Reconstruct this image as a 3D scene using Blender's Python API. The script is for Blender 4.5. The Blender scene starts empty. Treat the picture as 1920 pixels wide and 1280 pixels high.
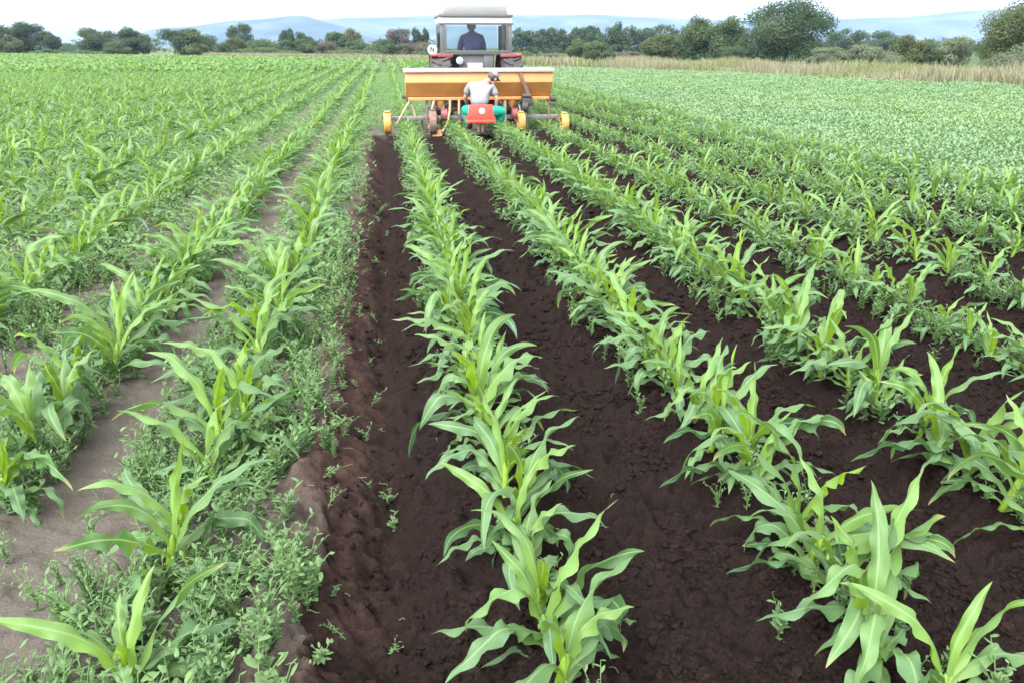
import bpy, bmesh, math, random
import numpy as np
from mathutils import Vector, Matrix

# ---------------------------------------------------------------- camera, sky, sun, exposure
SC = bpy.context.scene
COL = SC.collection
R = math.radians
rng = np.random.default_rng(7)
random.seed(7)

CAM_H, FPX, HORIZON, VPX = 1.5, 1480.0, 88.0, 720.0          # eye height, focal length in px of a 1920 px wide frame
PITCH = math.atan((640 - HORIZON) / FPX)
YAW = math.atan((960 - VPX) / (FPX / math.cos(PITCH)))
FW = Vector((math.sin(YAW) * math.cos(PITCH), math.cos(YAW) * math.cos(PITCH), -math.sin(PITCH)))
RT = Vector((math.cos(YAW), -math.sin(YAW), 0))
UP = RT.cross(FW)

cam_d = bpy.data.cameras.new("camera")
cam = bpy.data.objects.new("camera", cam_d)
COL.objects.link(cam)
cam_d.sensor_width = 36
cam_d.lens = 36 * FPX / 1920
cam_d.clip_start = 0.05
cam_d.clip_end = 20000
cam.location = (0, 0, CAM_H)
cam.rotation_euler = Matrix((RT, UP, -FW)).transposed().to_euler()
SC.camera = cam

SUN_EL, SUN_AZ = R(52), R(215)                                # azimuth from +Y clockwise: high, behind and left of the camera
world = bpy.data.worlds.new("World")
SC.world = world
world.use_nodes = True
wn, wl = world.node_tree.nodes, world.node_tree.links
wn.clear()
w_out = wn.new("ShaderNodeOutputWorld")
w_bg = wn.new("ShaderNodeBackground")
w_sky = wn.new("ShaderNodeTexSky")
w_sky.sky_type = 'NISHITA'
w_sky.sun_disc = False
w_sky.sun_elevation = SUN_EL
w_sky.sun_rotation = SUN_AZ
w_sky.dust_density = 4.0
w_sky.air_density = 1.0
w_hs = wn.new("ShaderNodeHueSaturation")                      # an overcast sky: grey-white cloud keeps little of the blue
w_hs.inputs['Saturation'].default_value = 0.10
w_hs.inputs['Value'].default_value = 2.0
wl.new(w_sky.outputs[0], w_hs.inputs['Color'])
wl.new(w_hs.outputs[0], w_bg.inputs['Color'])
w_bg.inputs['Strength'].default_value = 0.15
wl.new(w_bg.outputs[0], w_out.inputs['Surface'])

sun_d = bpy.data.lights.new("sun", 'SUN')
sun_d.energy = 0.5
sun_d.angle = R(25)
sun_d.color = (1.0, 0.97, 0.92)
sun = bpy.data.objects.new("sun", sun_d)
COL.objects.link(sun)
sd = Vector((math.sin(SUN_AZ) * math.cos(SUN_EL), math.cos(SUN_AZ) * math.cos(SUN_EL), math.sin(SUN_EL)))
sun.rotation_euler = sd.to_track_quat('Z', 'Y').to_euler()
sun.location = (0, 0, 50)

SC.view_settings.view_transform = 'Standard'
SC.view_settings.look = 'None'
SC.view_settings.gamma = 1.0
SC.view_settings.use_curve_mapping = False
SC.view_settings.exposure = 1.85
SC.render.engine = 'CYCLES'
SC.cycles.max_bounces = 6
SC.cycles.diffuse_bounces = 3
SC.cycles.glossy_bounces = 2
SC.cycles.transmission_bounces = 4
SC.cycles.transparent_max_bounces = 8
SC.cycles.volume_bounces = 0
SC.cycles.use_denoising = True


# ---------------------------------------------------------------- helpers
def ray(px, py):
    return FW * FPX + RT * (px - 960) + UP * (640 - py)

def at_depth(px, py, zc):
    """World point seen at (px, py) of the 1920 px frame, zc metres along the optical axis."""
    return Vector((0, 0, CAM_H)) + ray(px, py) * (zc / FPX)

def ground_x(px, zc):
    """Ground point of the given depth below/above column px."""
    d = FW * FPX + RT * (px - 960)
    # choose the row so that the point lies on z = 0
    # (FW*zc + RT*a + UP*b).z = -CAM_H
    a = (px - 960) * zc / FPX
    b = (-CAM_H - FW.z * zc) / UP.z
    p = Vector((0, 0, CAM_H)) + FW * zc + RT * a + UP * b
    return p

def project(P):
    P = np.asarray(P, float)
    q = P - np.array([0, 0, CAM_H])
    zc = q @ np.array(FW)
    u = 960 + FPX * (q @ np.array(RT)) / np.where(zc > 0.05, zc, 0.05)
    v = 640 - FPX * (q @ np.array(UP)) / np.where(zc > 0.05, zc, 0.05)
    return u, v, zc

def tag(o, label=None, cat=None, group=None, kind=None):
    if label: o['label'] = label
    if cat: o['category'] = cat
    if group: o['group'] = group
    if kind: o['kind'] = kind
    return o

def empty(name, loc, label, cat, group=None, rz=0.0):
    o = bpy.data.objects.new(name, None)
    o.empty_display_size = 0.1
    COL.objects.link(o)
    o.location = loc
    o.rotation_euler = (0, 0, rz)
    return tag(o, label, cat, group)

def np_mesh(name, V, Q, mat, attr=None, smooth=True):
    """Mesh datablock from float (N,3) verts, int (M,4) quads (or (M,3) tris)."""
    V = np.ascontiguousarray(V, np.float32)
    Q = np.ascontiguousarray(Q, np.int32)
    me = bpy.data.meshes.new(name)
    k = Q.shape[1]
    me.vertices.add(len(V))
    me.vertices.foreach_set("co", V.ravel())
    me.loops.add(Q.size)
    me.loops.foreach_set("vertex_index", Q.ravel())
    me.polygons.add(len(Q))
    me.polygons.foreach_set("loop_start", np.arange(0, Q.size, k, dtype=np.int32))
    me.polygons.foreach_set("loop_total", np.full(len(Q), k, np.int32))
    me.polygons.foreach_set("use_smooth", np.full(len(Q), smooth, bool))
    if attr is not None:
        a = me.attributes.new("data", 'FLOAT_COLOR', 'POINT')
        a.data.foreach_set("color", np.ascontiguousarray(attr, np.float32).ravel())
    me.update(calc_edges=True)
    me.validate()
    if mat: me.materials.append(mat)
    return me

def obj(name, me, parent=None, loc=None):
    o = bpy.data.objects.new(name, me)
    COL.objects.link(o)
    if parent: o.parent = parent
    if loc is not None: o.location = loc
    return o

# value noise ------------------------------------------------------------------
_perm = rng.random((256, 256))
def vnoise(x, y, s=1.0, o=0):
    x = np.asarray(x) / s + 37.3 * o; y = np.asarray(y) / s + 91.7 * o
    xi = np.floor(x).astype(int); yi = np.floor(y).astype(int)
    fx = x - xi; fy = y - yi
    fx = fx * fx * (3 - 2 * fx); fy = fy * fy * (3 - 2 * fy)
    g = lambda a, b: _perm[a & 255, b & 255]
    return (g(xi, yi) * (1 - fx) + g(xi + 1, yi) * fx) * (1 - fy) + (g(xi, yi + 1) * (1 - fx) + g(xi + 1, yi + 1) * fx) * fy

# node materials ---------------------------------------------------------------
def new_mat(name):
    m = bpy.data.materials.new(name)
    m.use_nodes = True
    n, l = m.node_tree.nodes, m.node_tree.links
    n.clear()
    out = n.new("ShaderNodeOutputMaterial")
    return m, n, l, out

def paint(name, col, rough=0.5, metal=0.0, var=0.12, dirt=None, scale=8.0, bump=0.0, spec=0.5):
    """Plain surface with a little uneven tone, optional dirt colour in blotches, optional bump."""
    m, n, l, out = new_mat(name)
    b = n.new("ShaderNodeBsdfPrincipled")
    l.new(b.outputs[0], out.inputs[0])
    tc = n.new("ShaderNodeTexCoord")
    nz = n.new("ShaderNodeTexNoise")
    nz.inputs['Scale'].default_value = scale
    nz.inputs['Detail'].default_value = 6
    l.new(tc.outputs['Object'], nz.inputs['Vector'])
    mp = n.new("ShaderNodeMapRange")
    mp.inputs[1].default_value = 0.3; mp.inputs[2].default_value = 0.7
    mp.inputs[3].default_value = 1 - var; mp.inputs[4].default_value = 1 + var
    l.new(nz.outputs[0], mp.inputs[0])
    mul = n.new("ShaderNodeVectorMath"); mul.operation = 'SCALE'
    mul.inputs[0].default_value = col
    l.new(mp.outputs[0], mul.inputs['Scale'])
    src = mul.outputs[0]
    if dirt:
        nz2 = n.new("ShaderNodeTexNoise"); nz2.inputs['Scale'].default_value = scale * 0.45; nz2.inputs['Detail'].default_value = 8
        nz2.inputs['Roughness'].default_value = 0.7
        l.new(tc.outputs['Object'], nz2.inputs['Vector'])
        mp2 = n.new("ShaderNodeMapRange"); mp2.inputs[1].default_value = 0.48; mp2.inputs[2].default_value = 0.68
        mp2.inputs[3].default_value = 0; mp2.inputs[4].default_value = dirt[1]
        l.new(nz2.outputs[0], mp2.inputs[0])
        mx = n.new("ShaderNodeMix"); mx.data_type = 'RGBA'
        l.new(mp2.outputs[0], mx.inputs[0]); l.new(src, mx.inputs[6]); mx.inputs[7].default_value = (*dirt[0], 1)
        src = mx.outputs[2]
    l.new(src, b.inputs['Base Color'])
    b.inputs['Roughness'].default_value = rough
    b.inputs['Metallic'].default_value = metal
    b.inputs['Specular IOR Level'].default_value = spec
    if bump:
        bp = n.new("ShaderNodeBump"); bp.inputs['Strength'].default_value = bump; bp.inputs['Distance'].default_value = 0.01
        l.new(nz.outputs[0], bp.inputs['Height']); l.new(bp.outputs[0], b.inputs['Normal'])
    return m

def leaf_mat(name, deep, young, back, rough=0.42, trans=0.3, spec=0.5, rib=True, tvar=0.35, tcol=None):
    """Leaf: vertex attribute 'data' = (along, across, random, youth)."""
    m, n, l, out = new_mat(name)
    at = n.new("ShaderNodeAttribute"); at.attribute_name = "data"
    sp = n.new("ShaderNodeSeparateColor"); l.new(at.outputs['Color'], sp.inputs[0])
    def math_(op, a, b=None, c=None):
        q = n.new("ShaderNodeMath"); q.operation = op
        for i, v in enumerate((a, b, c)):
            if v is None: continue
            if isinstance(v, (int, float)): q.inputs[i].default_value = v
            else: l.new(v, q.inputs[i])
        return q.outputs[0]
    oi = n.new("ShaderNodeObjectInfo")
    rnd = math_('FRACT', math_('ADD', sp.outputs[2], math_('MULTIPLY', oi.outputs['Random'], 0.6)))
    mix = n.new("ShaderNodeMix"); mix.data_type = 'RGBA'
    mix.inputs[6].default_value = (*deep, 1); mix.inputs[7].default_value = (*young, 1)
    yf = math_('ADD', at.outputs['Alpha'], math_('MULTIPLY', math_('SUBTRACT', rnd, 0.5), 0.3))
    q = n.new("ShaderNodeClamp"); l.new(yf, q.inputs[0])
    l.new(q.outputs[0], mix.inputs[0])
    val = math_('ADD', 1 - tvar / 2, math_('MULTIPLY', rnd, tvar))
    sc = n.new("ShaderNodeVectorMath"); sc.operation = 'SCALE'
    l.new(mix.outputs[2], sc.inputs[0]); l.new(val, sc.inputs['Scale'])
    src = sc.outputs[0]
    if rib:                                                   # pale midrib and fine veins along the blade
        d = math_('ABSOLUTE', math_('SUBTRACT', sp.outputs[1], 0.5))
        ribf = n.new("ShaderNodeMapRange"); l.new(d, ribf.inputs[0])
        ribf.inputs[1].default_value = 0.03; ribf.inputs[2].default_value = 0.075; ribf.inputs[3].default_value = 0.75; ribf.inputs[4].default_value = 0
        wv = math_('SINE', math_('MULTIPLY', sp.outputs[1], 70.0))
        mx = n.new("ShaderNodeMix"); mx.data_type = 'RGBA'
        l.new(ribf.outputs[0], mx.inputs[0]); l.new(src, mx.inputs[6]); mx.inputs[7].default_value = (0.19, 0.28, 0.13, 1)
        sc2 = n.new("ShaderNodeVectorMath"); sc2.operation = 'SCALE'
        l.new(mx.outputs[2], sc2.inputs[0]); l.new(math_('ADD', 1.0, math_('MULTIPLY', wv, 0.06)), sc2.inputs['Scale'])
        src = sc2.outputs[0]
    if rib:                                                   # dry tips on some of the leaves
        tip = n.new("ShaderNodeMapRange"); l.new(sp.outputs[0], tip.inputs[0]); tip.inputs[1].default_value = .88; tip.inputs[2].default_value = .99
        tf = math_('MULTIPLY', tip.outputs[0], math_('GREATER_THAN', rnd, .5))
        mt = n.new("ShaderNodeMix"); mt.data_type = 'RGBA'
        l.new(tf, mt.inputs[0]); l.new(src, mt.inputs[6]); mt.inputs[7].default_value = (.20, .17, .08, 1)
        src = mt.outputs[2]
    geo = n.new("ShaderNodeNewGeometry")
    bk = n.new("ShaderNodeMix"); bk.data_type = 'RGBA'
    l.new(math_('MULTIPLY', geo.outputs['Backfacing'], 0.55), bk.inputs[0]); l.new(src, bk.inputs[6]); bk.inputs[7].default_value = (*back, 1)
    b = n.new("ShaderNodeBsdfPrincipled")
    l.new(bk.outputs[2], b.inputs['Base Color'])
    b.inputs['Roughness'].default_value = rough
    b.inputs['Specular IOR Level'].default_value = spec
    tr = n.new("ShaderNodeBsdfTranslucent")
    ts = n.new("ShaderNodeVectorMath"); ts.operation = 'MULTIPLY'
    l.new(src, ts.inputs[0]); ts.inputs[1].default_value = tcol or (2.0, 2.0, 1.1)
    l.new(ts.outputs[0], tr.inputs['Color'])
    ms = n.new("ShaderNodeMixShader"); ms.inputs[0].default_value = trans
    l.new(b.outputs[0], ms.inputs[1]); l.new(tr.outputs[0], ms.inputs[2])
    l.new(ms.outputs[0], out.inputs[0])
    return m

M = {}
M['corn'] = leaf_mat("corn_leaf", (0.041, 0.094, 0.046), (0.122, 0.205, 0.008), (0.080, 0.150, 0.056), rough=0.58, trans=0.33, spec=0.34)
M['corn_stalk'] = leaf_mat("corn_stalk", (0.08, 0.16, 0.02), (0.13, 0.215, 0.015), (0.08, 0.17, 0.03), rough=0.5, trans=0.1, rib=False)
M['weed'] = leaf_mat("weed_leaf", (0.068, 0.136, 0.056), (0.112, 0.19, 0.055), (0.095, 0.155, 0.070), rough=0.65, trans=0.36, spec=0.3, rib=False)
M['crop'] = leaf_mat("low_crop_leaf", (0.074, 0.142, 0.056), (0.108, 0.174, 0.056), (0.088, 0.148, 0.078), rough=0.5, trans=0.25, rib=False)
M['straw'] = leaf_mat("dry_grass_blade", (0.165, 0.160, 0.098), (0.125, 0.145, 0.055), (0.16, 0.155, 0.098), rough=0.7, trans=0.25, spec=0.2, rib=False, tvar=0.5, tcol=(1.2, 1.2, 1.1))

def crown_mat(name, a, b, tvar=0.4):
    return leaf_mat(name, a, b, tuple(0.5 * (x + y) * 1.1 for x, y in zip(a, b)), rough=0.7, trans=0.38, spec=0.15, rib=False, tvar=tvar, tcol=(1.6, 1.7, 1.0))
M['crown_dark'] = crown_mat("crown_dark", (0.032, 0.056, 0.030), (0.060, 0.084, 0.042))
M['crown_mid'] = crown_mat("crown_mid", (0.042, 0.069, 0.036), (0.076, 0.104, 0.049))
M['crown_olive'] = crown_mat("crown_olive", (0.050, 0.070, 0.032), (0.088, 0.100, 0.044))
M['crown_grey'] = crown_mat("crown_grey", (0.070, 0.090, 0.055), (0.125, 0.14, 0.095))
M['crown_brown'] = crown_mat("crown_brown", (0.068, 0.060, 0.050), (0.095, 0.086, 0.066))
M['bark'] = paint("bark", (0.12, 0.10, 0.08), 0.9, bump=0.6, scale=20)

# soil: vertex attribute 'data'.r = worked (dark, moist) soil, .g = greenness of far land
def soil_mat():
    m, n, l, out = new_mat("field_soil")
    at = n.new("ShaderNodeAttribute"); at.attribute_name = "data"
    sp = n.new("ShaderNodeSeparateColor"); l.new(at.outputs['Color'], sp.inputs[0])
    geo = n.new("ShaderNodeNewGeometry")
    def noise(scale, detail=6, rough=0.6):
        z = n.new("ShaderNodeTexNoise"); z.inputs['Scale'].default_value = scale; z.inputs['Detail'].default_value = detail
        z.inputs['Roughness'].default_value = rough
        l.new(geo.outputs['Position'], z.inputs['Vector']); return z.outputs[0]
    def ramp(fac, c0, c1, p0=0.3, p1=0.7):
        r = n.new("ShaderNodeValToRGB"); l.new(fac, r.inputs[0])
        r.color_ramp.elements[0].position = p0; r.color_ramp.elements[0].color = (*c0, 1)
        r.color_ramp.elements[1].position = p1; r.color_ramp.elements[1].color = (*c1, 1)
        return r.outputs[0]
    def mix(f, a, b):
        q = n.new("ShaderNodeMix"); q.data_type = 'RGBA'
        if isinstance(f, float): q.inputs[0].default_value = f
        else: l.new(f, q.inputs[0])
        l.new(a, q.inputs[6]); l.new(b, q.inputs[7]); return q.outputs[2]
    big, mid, fine = noise(2.2), noise(22, 8, 0.7), noise(110, 5, 0.7)
    dark = ramp(mid, (0.0050, 0.0033, 0.0029), (0.0165, 0.0108, 0.0097))
    dark2 = ramp(fine, (0.0050, 0.0033, 0.0029), (0.030, 0.0205, 0.0182), 0.35, 0.75)
    dk = mix(0.5, dark, dark2)
    tan = ramp(big, (0.066, 0.057, 0.047), (0.108, 0.095, 0.080))
    tan2 = ramp(fine, (0.045, 0.039, 0.032), (0.140, 0.125, 0.106), 0.3, 0.75)
    tn = mix(0.45, tan, tan2)
    red = ramp(mid, (0.022, 0.0125, 0.0100), (0.066, 0.041, 0.034))     # half dry crumbs thrown on the bank
    soil = mix(sp.outputs[0], tn, dk)
    soil = mix(sp.outputs[2], soil, red)
    grn = ramp(noise(0.6, 8, 0.75), (0.042, 0.088, 0.030), (0.085, 0.145, 0.052))
    fin = mix(sp.outputs[1], soil, grn)
    b = n.new("ShaderNodeBsdfPrincipled"); l.new(fin, b.inputs['Base Color'])
    b.inputs['Roughness'].default_value = 0.95; b.inputs['Specular IOR Level'].default_value = 0.04
    add = n.new("ShaderNodeMath"); add.operation = 'MULTIPLY_ADD'
    l.new(fine, add.inputs[0]); add.inputs[1].default_value = 0.5; l.new(mid, add.inputs[2])
    bp = n.new("ShaderNodeBump"); bp.inputs['Strength'].default_value = 1.0; bp.inputs['Distance'].default_value = 0.02
    l.new(add.outputs[0], bp.inputs['Height']); l.new(bp.outputs[0], b.inputs['Normal'])
    l.new(b.outputs[0], out.inputs[0])
    return m
M['soil'] = soil_mat()

# ---------------------------------------------------------------- ground
ROW = 0.82
ROWS_R = [0.33, 1.17, 1.97, 2.82, 3.64, 4.46, 5.28, 6.10]           # rows right of the trench
ROWS_L = [-0.67, -1.38, -2.25] + [-2.25 - ROW * k for k in range(1, 110)]
CROP_X = 6.75                                                        # the low pale crop starts here
STRIP = [(62, -60), (46, 8), (33.5, 21), (28.3, 24.3), (20, 29)]     # placeholder, not used

_wj = rng.random((256, 256, 2))
def worley(x, y, s):
    """Distance to the nearest jittered point of a grid of cell s (0 at a point): rounded crumbs with creases between."""
    x = np.asarray(x) / s; y = np.asarray(y) / s
    xi = np.floor(x).astype(int); yi = np.floor(y).astype(int)
    best = np.full(x.shape, 9.0)
    for i in (-1, 0, 1):
        for j in (-1, 0, 1):
            q = _wj[(xi + i) & 255, (yi + j) & 255]
            best = np.minimum(best, (xi + i + q[..., 0] - x) ** 2 + (yi + j + q[..., 1] - y) ** 2)
    return np.sqrt(best)

def smooth(a, b, x):
    t = np.clip((x - a) / (b - a), 0, 1)
    return t * t * (3 - 2 * t)

def worked(x, y):
    e = -0.29 + 0.09 * (vnoise(x, y, 0.35, 1) - 0.5) + 0.07 * (vnoise(x, y, 0.08, 2) - 0.5) + 0.06 * (vnoise(x, y, 0.028, 15) - 0.5)
    d = smooth(e - 0.008, e + 0.012, x)
    ahead = smooth(14.6, 15.2, y) * (1 - smooth(3.2, 3.4, x))
    return d * (1 - ahead)

def height(x, y, fine=True):
    w = worked(x, y)
    ph = (x - 0.35) / ROW
    ridge = np.cos(2 * np.pi * ph)
    h = w * (0.046 * ridge + 0.014 * np.cos(4 * np.pi * ph) - 0.010)
    g = vnoise(x * 0 + 3.3, y, 0.7, 5) - 0.5
    v = np.abs(x + 0.085 - 0.05 * g)
    h = h - (0.105 + 0.03 * g) * np.exp(-(v / 0.095) ** 1.6) * (1 - smooth(14.5, 15, y))
    bank = np.exp(-((x + 0.36) / 0.10) ** 2) * 0.035 * (1 - smooth(14.5, 15, y))
    h = h + bank
    rut = np.exp(-((x + 1.14) / 0.16) ** 2) * 0.03
    h = h - rut
    if fine:
        fade = 1 - smooth(12, 30, y)
        a = vnoise(x, y, 0.11, 3) - 0.5; b = vnoise(x, y, 0.045, 4) - 0.5; c = vnoise(x, y, 0.4, 6) - 0.5; d = vnoise(x, y, 0.022, 7) - 0.5
        loose = w + (1 - w) * np.clip(np.exp(-((x + 0.33) / 0.16) ** 2) * 1.2, 0.26, 1)
        cl = np.maximum(0, vnoise(x, y, 0.075, 8) - 0.62) * 0.075
        near = 1 - smooth(5, 9, y)
        if np.any(near > 0):
            lump = .35 + .9 * vnoise(x, y, .3, 12)
            h = h + near * loose * lump * (.030 * np.sqrt(np.maximum(0, .42 - worley(x, y, .062) ** 2)) + .024 * (.5 - worley(x + 5, y, .03)) + (.075) * np.maximum(0, .42 - worley(x, y + 3, .16)))
        h = h + fade * (loose * (0.060 * a + 0.046 * b + 0.030 * d + cl) + 0.03 * c * (0.4 + 0.6 * w))
    return h

def strip_y(x):
    """Near edge of the dry grass along the far side of the field (world y for a world x)."""
    return np.interp(x, [-400, -67, -21, -1, 13.4, 17, 20.6, 21.7, 24.6, 28, 34], [330, 160, 109, 85, 61, 53, 45.5, 34.5, 29, 22, 10])

def build_ground():
    y0, off = 0.55, 0.75
    ys = [y0]
    while ys[-1] < 700:
        q = ys[-1] + off
        r = 0.0036 if ys[-1] < 6 else (0.0046 if ys[-1] < 9 else (0.0085 if ys[-1] < 22 else 0.03))
        ys.append(ys[-1] + q * r)
    ys = np.array(ys)
    s = np.arange(-1.5, 1.7, 0.0038)
    Y = np.repeat(ys[:, None], len(s), 1)
    X = s[None, :] * (ys[:, None] + off)
    Z = height(X, Y)
    w = worked(X, Y)
    far = smooth(14, 30, Y)
    beyond = smooth(-2, 2, Y - strip_y(X))
    green = np.clip(far * 0.75 * (1 - w * 0.3), 0, 1)
    green = np.maximum(green, smooth(CROP_X - 0.25, CROP_X + 0.3, X) * 0.85)
    green = np.maximum(green, 0.35 * smooth(5, 14, Y) * (X < -1.5))
    green = green * (1 - 0.35 * beyond)
    red = np.exp(-((X + 0.28) / 0.16) ** 2) * (0.45 + 1.2 * (vnoise(X, Y, 0.2, 9) - 0.3)) * (1 - smooth(14, 15, Y))
    att = np.stack([w, green, np.clip(red, 0, 0.85), np.ones_like(w)], -1).reshape(-1, 4)
    V = np.stack([X, Y, Z], -1).reshape(-1, 3)
    nr, nc = X.shape
    i = (np.arange(nr - 1)[:, None] * nc + np.arange(nc - 1)[None, :]).ravel()
    Q = np.stack([i, i + 1, i + nc + 1, i + nc], 1)
    me = np_mesh("field_soil", V, Q, M['soil'], att)
    o = obj("field_ground", me)
    tag(o, "ridged field soil, dark and moist between the right rows, dry and tan on the left", "ground", kind='structure')
    # the land round about, to the foot of the hills
    L = 7000
    V = np.array([[-L, -L, -0.45], [L, -L, -0.45], [L, L, -0.45], [-L, L, -0.45]])
    me = np_mesh("land", V, np.array([[0, 1, 2, 3]]), M['soil'], np.tile([0, 0.7, 0, 1], (4, 1)))
    o = obj("land", me)
    tag(o, "flat green country reaching from the field to the hills", "ground", kind='structure')
build_ground()

# ---------------------------------------------------------------- plants: prototypes
def leaf_geo(base, az, L, W, a0, a1, seg, nx, r, young=0.0, bend=0.0, twist=0.0, curl=1.3, fold=0.35, wave=0.25, yb=0.5, kink=None):
    """One arching strap leaf. Returns V, Q, attr."""
    t = np.linspace(0, 1, seg + 1)
    alpha = a0 + (a1 - a0) * t ** curl
    if kink: alpha = alpha + kink[1] * smooth(kink[0] - 0.06, kink[0] + 0.06, t)
    phi = az + bend * t ** 2 + .10 * wave * np.sin(9 * t + 6 * r.random())
    alpha = alpha + .16 * wave * np.sin(11 * t + 6 * r.random()) * t
    dl = L / seg
    d = np.stack([np.sin(alpha) * np.cos(phi), np.sin(alpha) * np.sin(phi), np.cos(alpha)], 1)
    P = np.vstack([[0, 0, 0], np.cumsum(d[:-1] * dl, 0)]) + np.array(base)
    side = np.stack([-np.sin(phi), np.cos(phi), np.zeros_like(phi)], 1)
    nrm = np.cross(d, side)
    nrm = -nrm / np.linalg.norm(nrm, axis=1)[:, None]         # upper side
    tw = twist * t ** 1.3
    c, s_ = np.cos(tw)[:, None], np.sin(tw)[:, None]
    side, nrm = side * c + nrm * s_, nrm * c - side * s_
    w = 0.5 * W * np.interp(t, [0, .08, .2, .42, .62, .8, .92, 1], [.50, .52, .78, 1, .92, .62, .30, .015])
    s = np.linspace(-1, 1, nx + 1)
    f = fold * np.interp(t, [0, .3, 1], [2.2, 1.0, 0.5])
    ph = r.random() * 6.28; fr = 15 + 14 * r.random()
    wv = wave * np.interp(t, [0, .15, .5, 1], [0, .5, 1, .5])
    wob = np.sin(fr * t + ph)[:, None] * np.clip(s, 0, 1)[None] ** 2 + np.sin(fr * 0.87 * t + ph + 2.1)[:, None] * np.clip(-s, 0, 1)[None] ** 2
    offn = (f[:, None] * np.abs(s)[None] ** 1.3 + wv[:, None] * wob)
    V = P[:, None, :] + side[:, None, :] * (w[:, None] * s[None])[..., None] + nrm[:, None, :] * (w[:, None] * offn)[..., None]
    n = nx + 1
    i = (np.arange(seg)[:, None] * n + np.arange(nx)[None]).ravel()
    Q = np.stack([i, i + 1, i + n + 1, i + n], 1)
    yv = np.clip(young + yb * np.clip(1 - t / 0.55, 0, 1), 0, 1)
    A = np.stack([np.repeat(t[:, None], n, 1), np.repeat((s * .5 + .5)[None], seg + 1, 0), np.full((seg + 1, n), r.random()), np.repeat(yv[:, None], n, 1)], -1)
    return V.reshape(-1, 3), Q, A.reshape(-1, 4)

def tube_geo(pts, rad, sides=7, attr=(0, .25, .5, .5), cap=False):
    pts = np.array(pts, float); rad = np.array(rad, float)
    n = len(pts)
    d = np.gradient(pts, axis=0); d /= np.linalg.norm(d, axis=1)[:, None] + 1e-9
    ref = np.array([0.0, 0, 1]) if abs(d[0, 2]) < 0.8 else np.array([1.0, 0, 0])
    u = np.cross(d, ref); u /= np.linalg.norm(u, axis=1)[:, None] + 1e-9
    v = np.cross(d, u)
    a = np.linspace(0, 2 * np.pi, sides, endpoint=False)
    V = pts[:, None] + rad[:, None, None] * (u[:, None] * np.cos(a)[None, :, None] + v[:, None] * np.sin(a)[None, :, None])
    k = np.arange(sides); k2 = (k + 1) % sides
    Q = np.concatenate([np.stack([j * sides + k, j * sides + k2, (j + 1) * sides + k2, (j + 1) * sides + k], 1) for j in range(n - 1)])
    return V.reshape(-1, 3), Q, np.tile(attr, (n * sides, 1)).astype(float)

def merge(parts):
    Vs, Qs, As, o = [], [], [], 0
    for V, Q, A in parts:
        Vs.append(V); Qs.append(Q + o); As.append(A); o += len(V)
    return np.concatenate(Vs), np.concatenate(Qs), np.concatenate(As)

def corn_geo(seed, lod):
    """A knee-high maize plant: (stalk geo, [leaf geo]). The same seed gives the same plant at each level of detail."""
    r = np.random.default_rng(seed)
    seg, nx = {0: (24, 4), 1: (7, 2), 2: (3, 2)}[lod]
    plane = r.uniform(-0.5, 0.5)                              # the two ranks of leaves
    hs = r.uniform(0.12, 0.19)
    lean = r.normal(0, 0.02, 2)
    zs = np.array([-0.05, 0.0, hs * .5, hs, hs * 1.15]); rs = np.array([.0115, .0125, .0150, .0135, .004])
    pts = np.stack([lean[0] * zs / hs, lean[1] * zs / hs, zs], 1)
    stalk = tube_geo(pts, rs, 8 if lod == 0 else 4, (0.1, .25, r.random(), .55))
    leaves = []
    nleaf = int(r.integers(9, 12))
    for k in range(nleaf):
        q = k / (nleaf - 1)                                   # 0 oldest, 1 youngest
        z = hs * (0.10 + 1.0 * q)
        az = plane + np.pi * (k % 2) + r.normal(0, 0.42)
        L = np.interp(q, [0, .25, .6, .85, 1], [.22, .34, .45, .42, .30]) * r.uniform(.85, 1.18)
        W = np.interp(q, [0, .3, .6, 1], [.036, .052, .062, .038]) * r.uniform(.85, 1.15)
        a0 = np.interp(q, [0, .4, .75, 1], [1.05, .74, .40, .12]) + r.normal(0, .11)
        a1 = np.interp(q, [0, .4, .7, .9, 1], [2.6, 2.5, 2.2, 1.7, .95]) + r.normal(0, .34)
        kink = (r.uniform(.4, .7), r.uniform(.4, 1.0)) if r.random() < .3 and .2 < q < .85 else None
        leaves.append(leaf_geo((lean[0] * z / hs, lean[1] * z / hs, z), az, L, W, a0, a1, seg, nx, r,
                               young=float(np.interp(q, [0, .5, .8, 1], [0.02, .05, .3, .75])), bend=r.normal(0, .5), twist=r.normal(0, 1.1),
                               curl=r.uniform(1.0, 1.6), fold=np.interp(q, [0, .8, 1], [.25, .4, .9]), wave=r.uniform(.45, 1.05), yb=r.uniform(.5, .95), kink=kink))
    return stalk, leaves

N_CORN = 16
CORN0 = [corn_geo(100 + i, 0) for i in range(N_CORN)]
CORN1 = [merge([s] + l) for s, l in (corn_geo(100 + i, 1) for i in range(N_CORN))]
CORN2 = [merge(l) for s, l in (corn_geo(100 + i, 2) for i in range(8))]

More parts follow.
